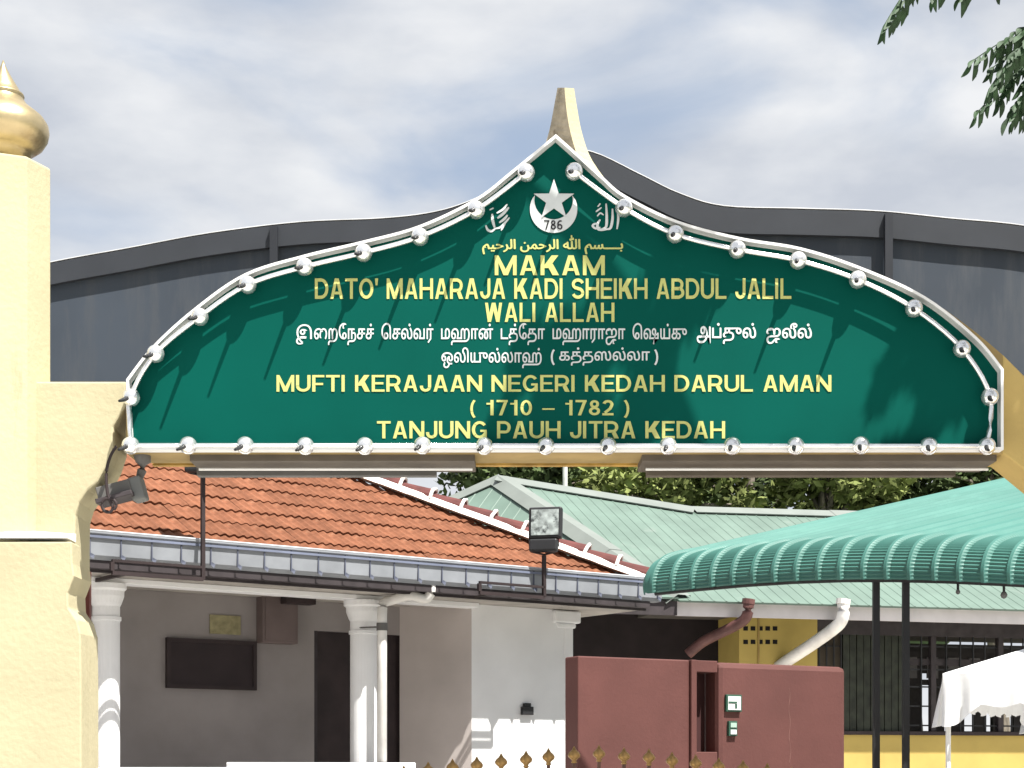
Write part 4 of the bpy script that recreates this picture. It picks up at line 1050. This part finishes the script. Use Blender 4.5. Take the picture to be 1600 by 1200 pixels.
# ================================================================== near neem tree at the right
rnd = random.Random(5)
nm_ = empty('neem_tree', (4.9, 8.6, 0), 'neem tree at the right whose leafy sprays hang into the top right corner of view', 'tree')
tr = spline([(4.9, 8.6, 0), (4.85, 8.6, 1.5), (4.7, 8.5, 3.2), (4.3, 8.5, 5.0), (3.9, 8.6, 6.3), (3.3, 8.7, 7.3)], 4)
MB().tube(tr, [.22-.007*k for k in range(len(tr))], 12).build('trunk', bark, nm_, smooth=True)
lim = MB()
lim.tube(spline([(3.9, 8.6, 6.3), (2.9, 8.9, 7.1), (1.9, 9.3, 7.6), (1.0, 9.5, 7.9)], 4), [.07-.004*k for k in range(13)], 7)
lim.tube(spline([(4.3, 8.5, 5.0), (3.6, 8.3, 5.45), (3.0, 8.1, 5.62), (2.55, 8.0, 5.62)], 4), [.045-.0028*k for k in range(13)], 7)
lim.tube(spline([(4.5, 8.5, 4.4), (3.9, 8.2, 5.0), (3.3, 8.0, 5.3), (2.3, 8.0, 5.45)], 4), [.04-.0026*k for k in range(13)], 7)
lim.build('branch', bark, nm_, smooth=True)
# overhead foliage that shades the sign, out of the frame
mb = MB()
def clump(c, R, n):
    m2, _ = leafcloud(V(c), R, n, .055, rnd, 14, .8); mb.add(m2.v, m2.f)
def shade_pt(px, row, k): return P(px, row, YS)+V((.36, -.38, 1))*k
clump(shade_pt(850, 655, 4.0), (.30, .28, .22), 1500)
clump(shade_pt(960, 600, 4.1), (.30, .28, .22), 1500)
clump(shade_pt(1045, 520, 4.0), (.20, .2, .14), 500)
clump(shade_pt(1440, 600, 3.7), (.28, .3, .30), 1500)
clump(shade_pt(1520, 600, 3.6), (.26, .3, .50), 1900)
clump(shade_pt(1560, 480, 3.6), (.26, .3, .2), 900)
clump(shade_pt(1620, 700, 3.4), (.3, .3, .4), 1500)
clump((3.2, 8.6, 7.2), (.5, .5, .4), 1500)
for q in ((3.35, 8.15, 5.55), (3.75, 8.3, 5.35), (3.05, 8.05, 5.6), (3.6, 8.0, 5.1), (4.0, 8.3, 6.0), (3.4, 8.5, 6.6), (4.3, 8.6, 6.6), (2.9, 8.9, 7.0)): clump(q, (.30, .3, .22), 600)
tag(mb.build('foliage', leafn, nm_, fix=False), kind='stuff')
# leaflet: slim sickle leaf
def leaflet():
    m2 = MB(); n = 6; Lf = .092
    for k in range(n+1):
        t = k/n; w_ = .0115*math.sin(PI*min(1, t*.93+.04))**.8; x = Lf*t; y = .010*math.sin(PI*t*.9)
        m2.v += [(x, y-w_, 0), (x, y, .003*(1-t)), (x, y+w_, 0)]
    for k in range(n):
        b = k*3; m2.f += [(b, b+3, b+4, b+1), (b+1, b+4, b+5, b+2)]
    return m2.mesh('leaflet', fix=False)
lfm = leaflet(); lfm.materials.append(leafn)
fronds = [((1462, -52), (1380, 42), 8.0), ((1500, -60), (1405, 12), 8.1), ((1500, -55), (1462, -6), 7.9), ((1560, -60), (1500, -4), 8.0), ((1600, -50), (1560, -22), 8.1),
          ((1640, 55), (1518, 96), 8.0), ((1625, 62), (1545, 140), 7.9), ((1650, 80), (1525, 178), 8.1), ((1655, 75), (1562, 120), 8.2), ((1660, 95), (1578, 182), 8.0), ((1665, 60), (1590, 78), 7.9),
          ((1680, 70), (1600, 150), 8.1), ((1640, 45), (1560, 72), 8.2), ((1660, 60), (1548, 108), 8.3), ((1670, 90), (1585, 168), 8.3), ((1650, 40), (1580, 62), 8.3), ((1690, 120), (1590, 186), 8.3), ((1680, 75), (1610, 110), 8.1), ((1700, 95), (1625, 165), 8.0), ((1690, 110), (1615, 195), 8.0), ((1650, 60), (1575, 100), 8.0), ((1640, 70), (1560, 155), 8.15), ((1690, 90), (1596, 130), 8.2)]
nb_ = wloc(nm_)
for (b0, b1, Y) in fronds:
    p0 = P(*b0, Y); p1 = P(*b1, Y-.05); mid = (p0+p1)/2+Z*.05
    ra = spline([p0, mid, p1], 7)
    fr_ = MB().tube(ra, .0028, 5).build('frond', leafn, nm_)
    fb = wloc(fr_)
    for k in range(2, len(ra)):
        t = (ra[k]-ra[k-1]).normalized()
        for sd in ((1, -1) if k < len(ra)-1 else (0,)):
            base = V((0, 0, -1)) ; out_ = (t*.45 + V((0, sd*.75, 0)) + base*.8 + V((sd*.35, 0, 0))).normalized()
            if sd == 0: out_ = (t+base*.6).normalized()
            zax = V((rnd.uniform(-.4, .4), -1, rnd.uniform(-.2, .5))); yax = zax.cross(out_).normalized(); zax = out_.cross(yax).normalized()
            M = Matrix((out_, yax*(1 if rnd.random() < .6 else -1), zax)).transposed().to_4x4()
            o = bpy.data.objects.new('leaflet', lfm); C.objects.link(o); o.parent = fr_
            s = rnd.uniform(.8, 1.15)*(1.0 if k > 3 else .8)
            o.matrix_local = Matrix.Translation(ra[k]-fb) @ M @ Matrix.Scale(s, 4)
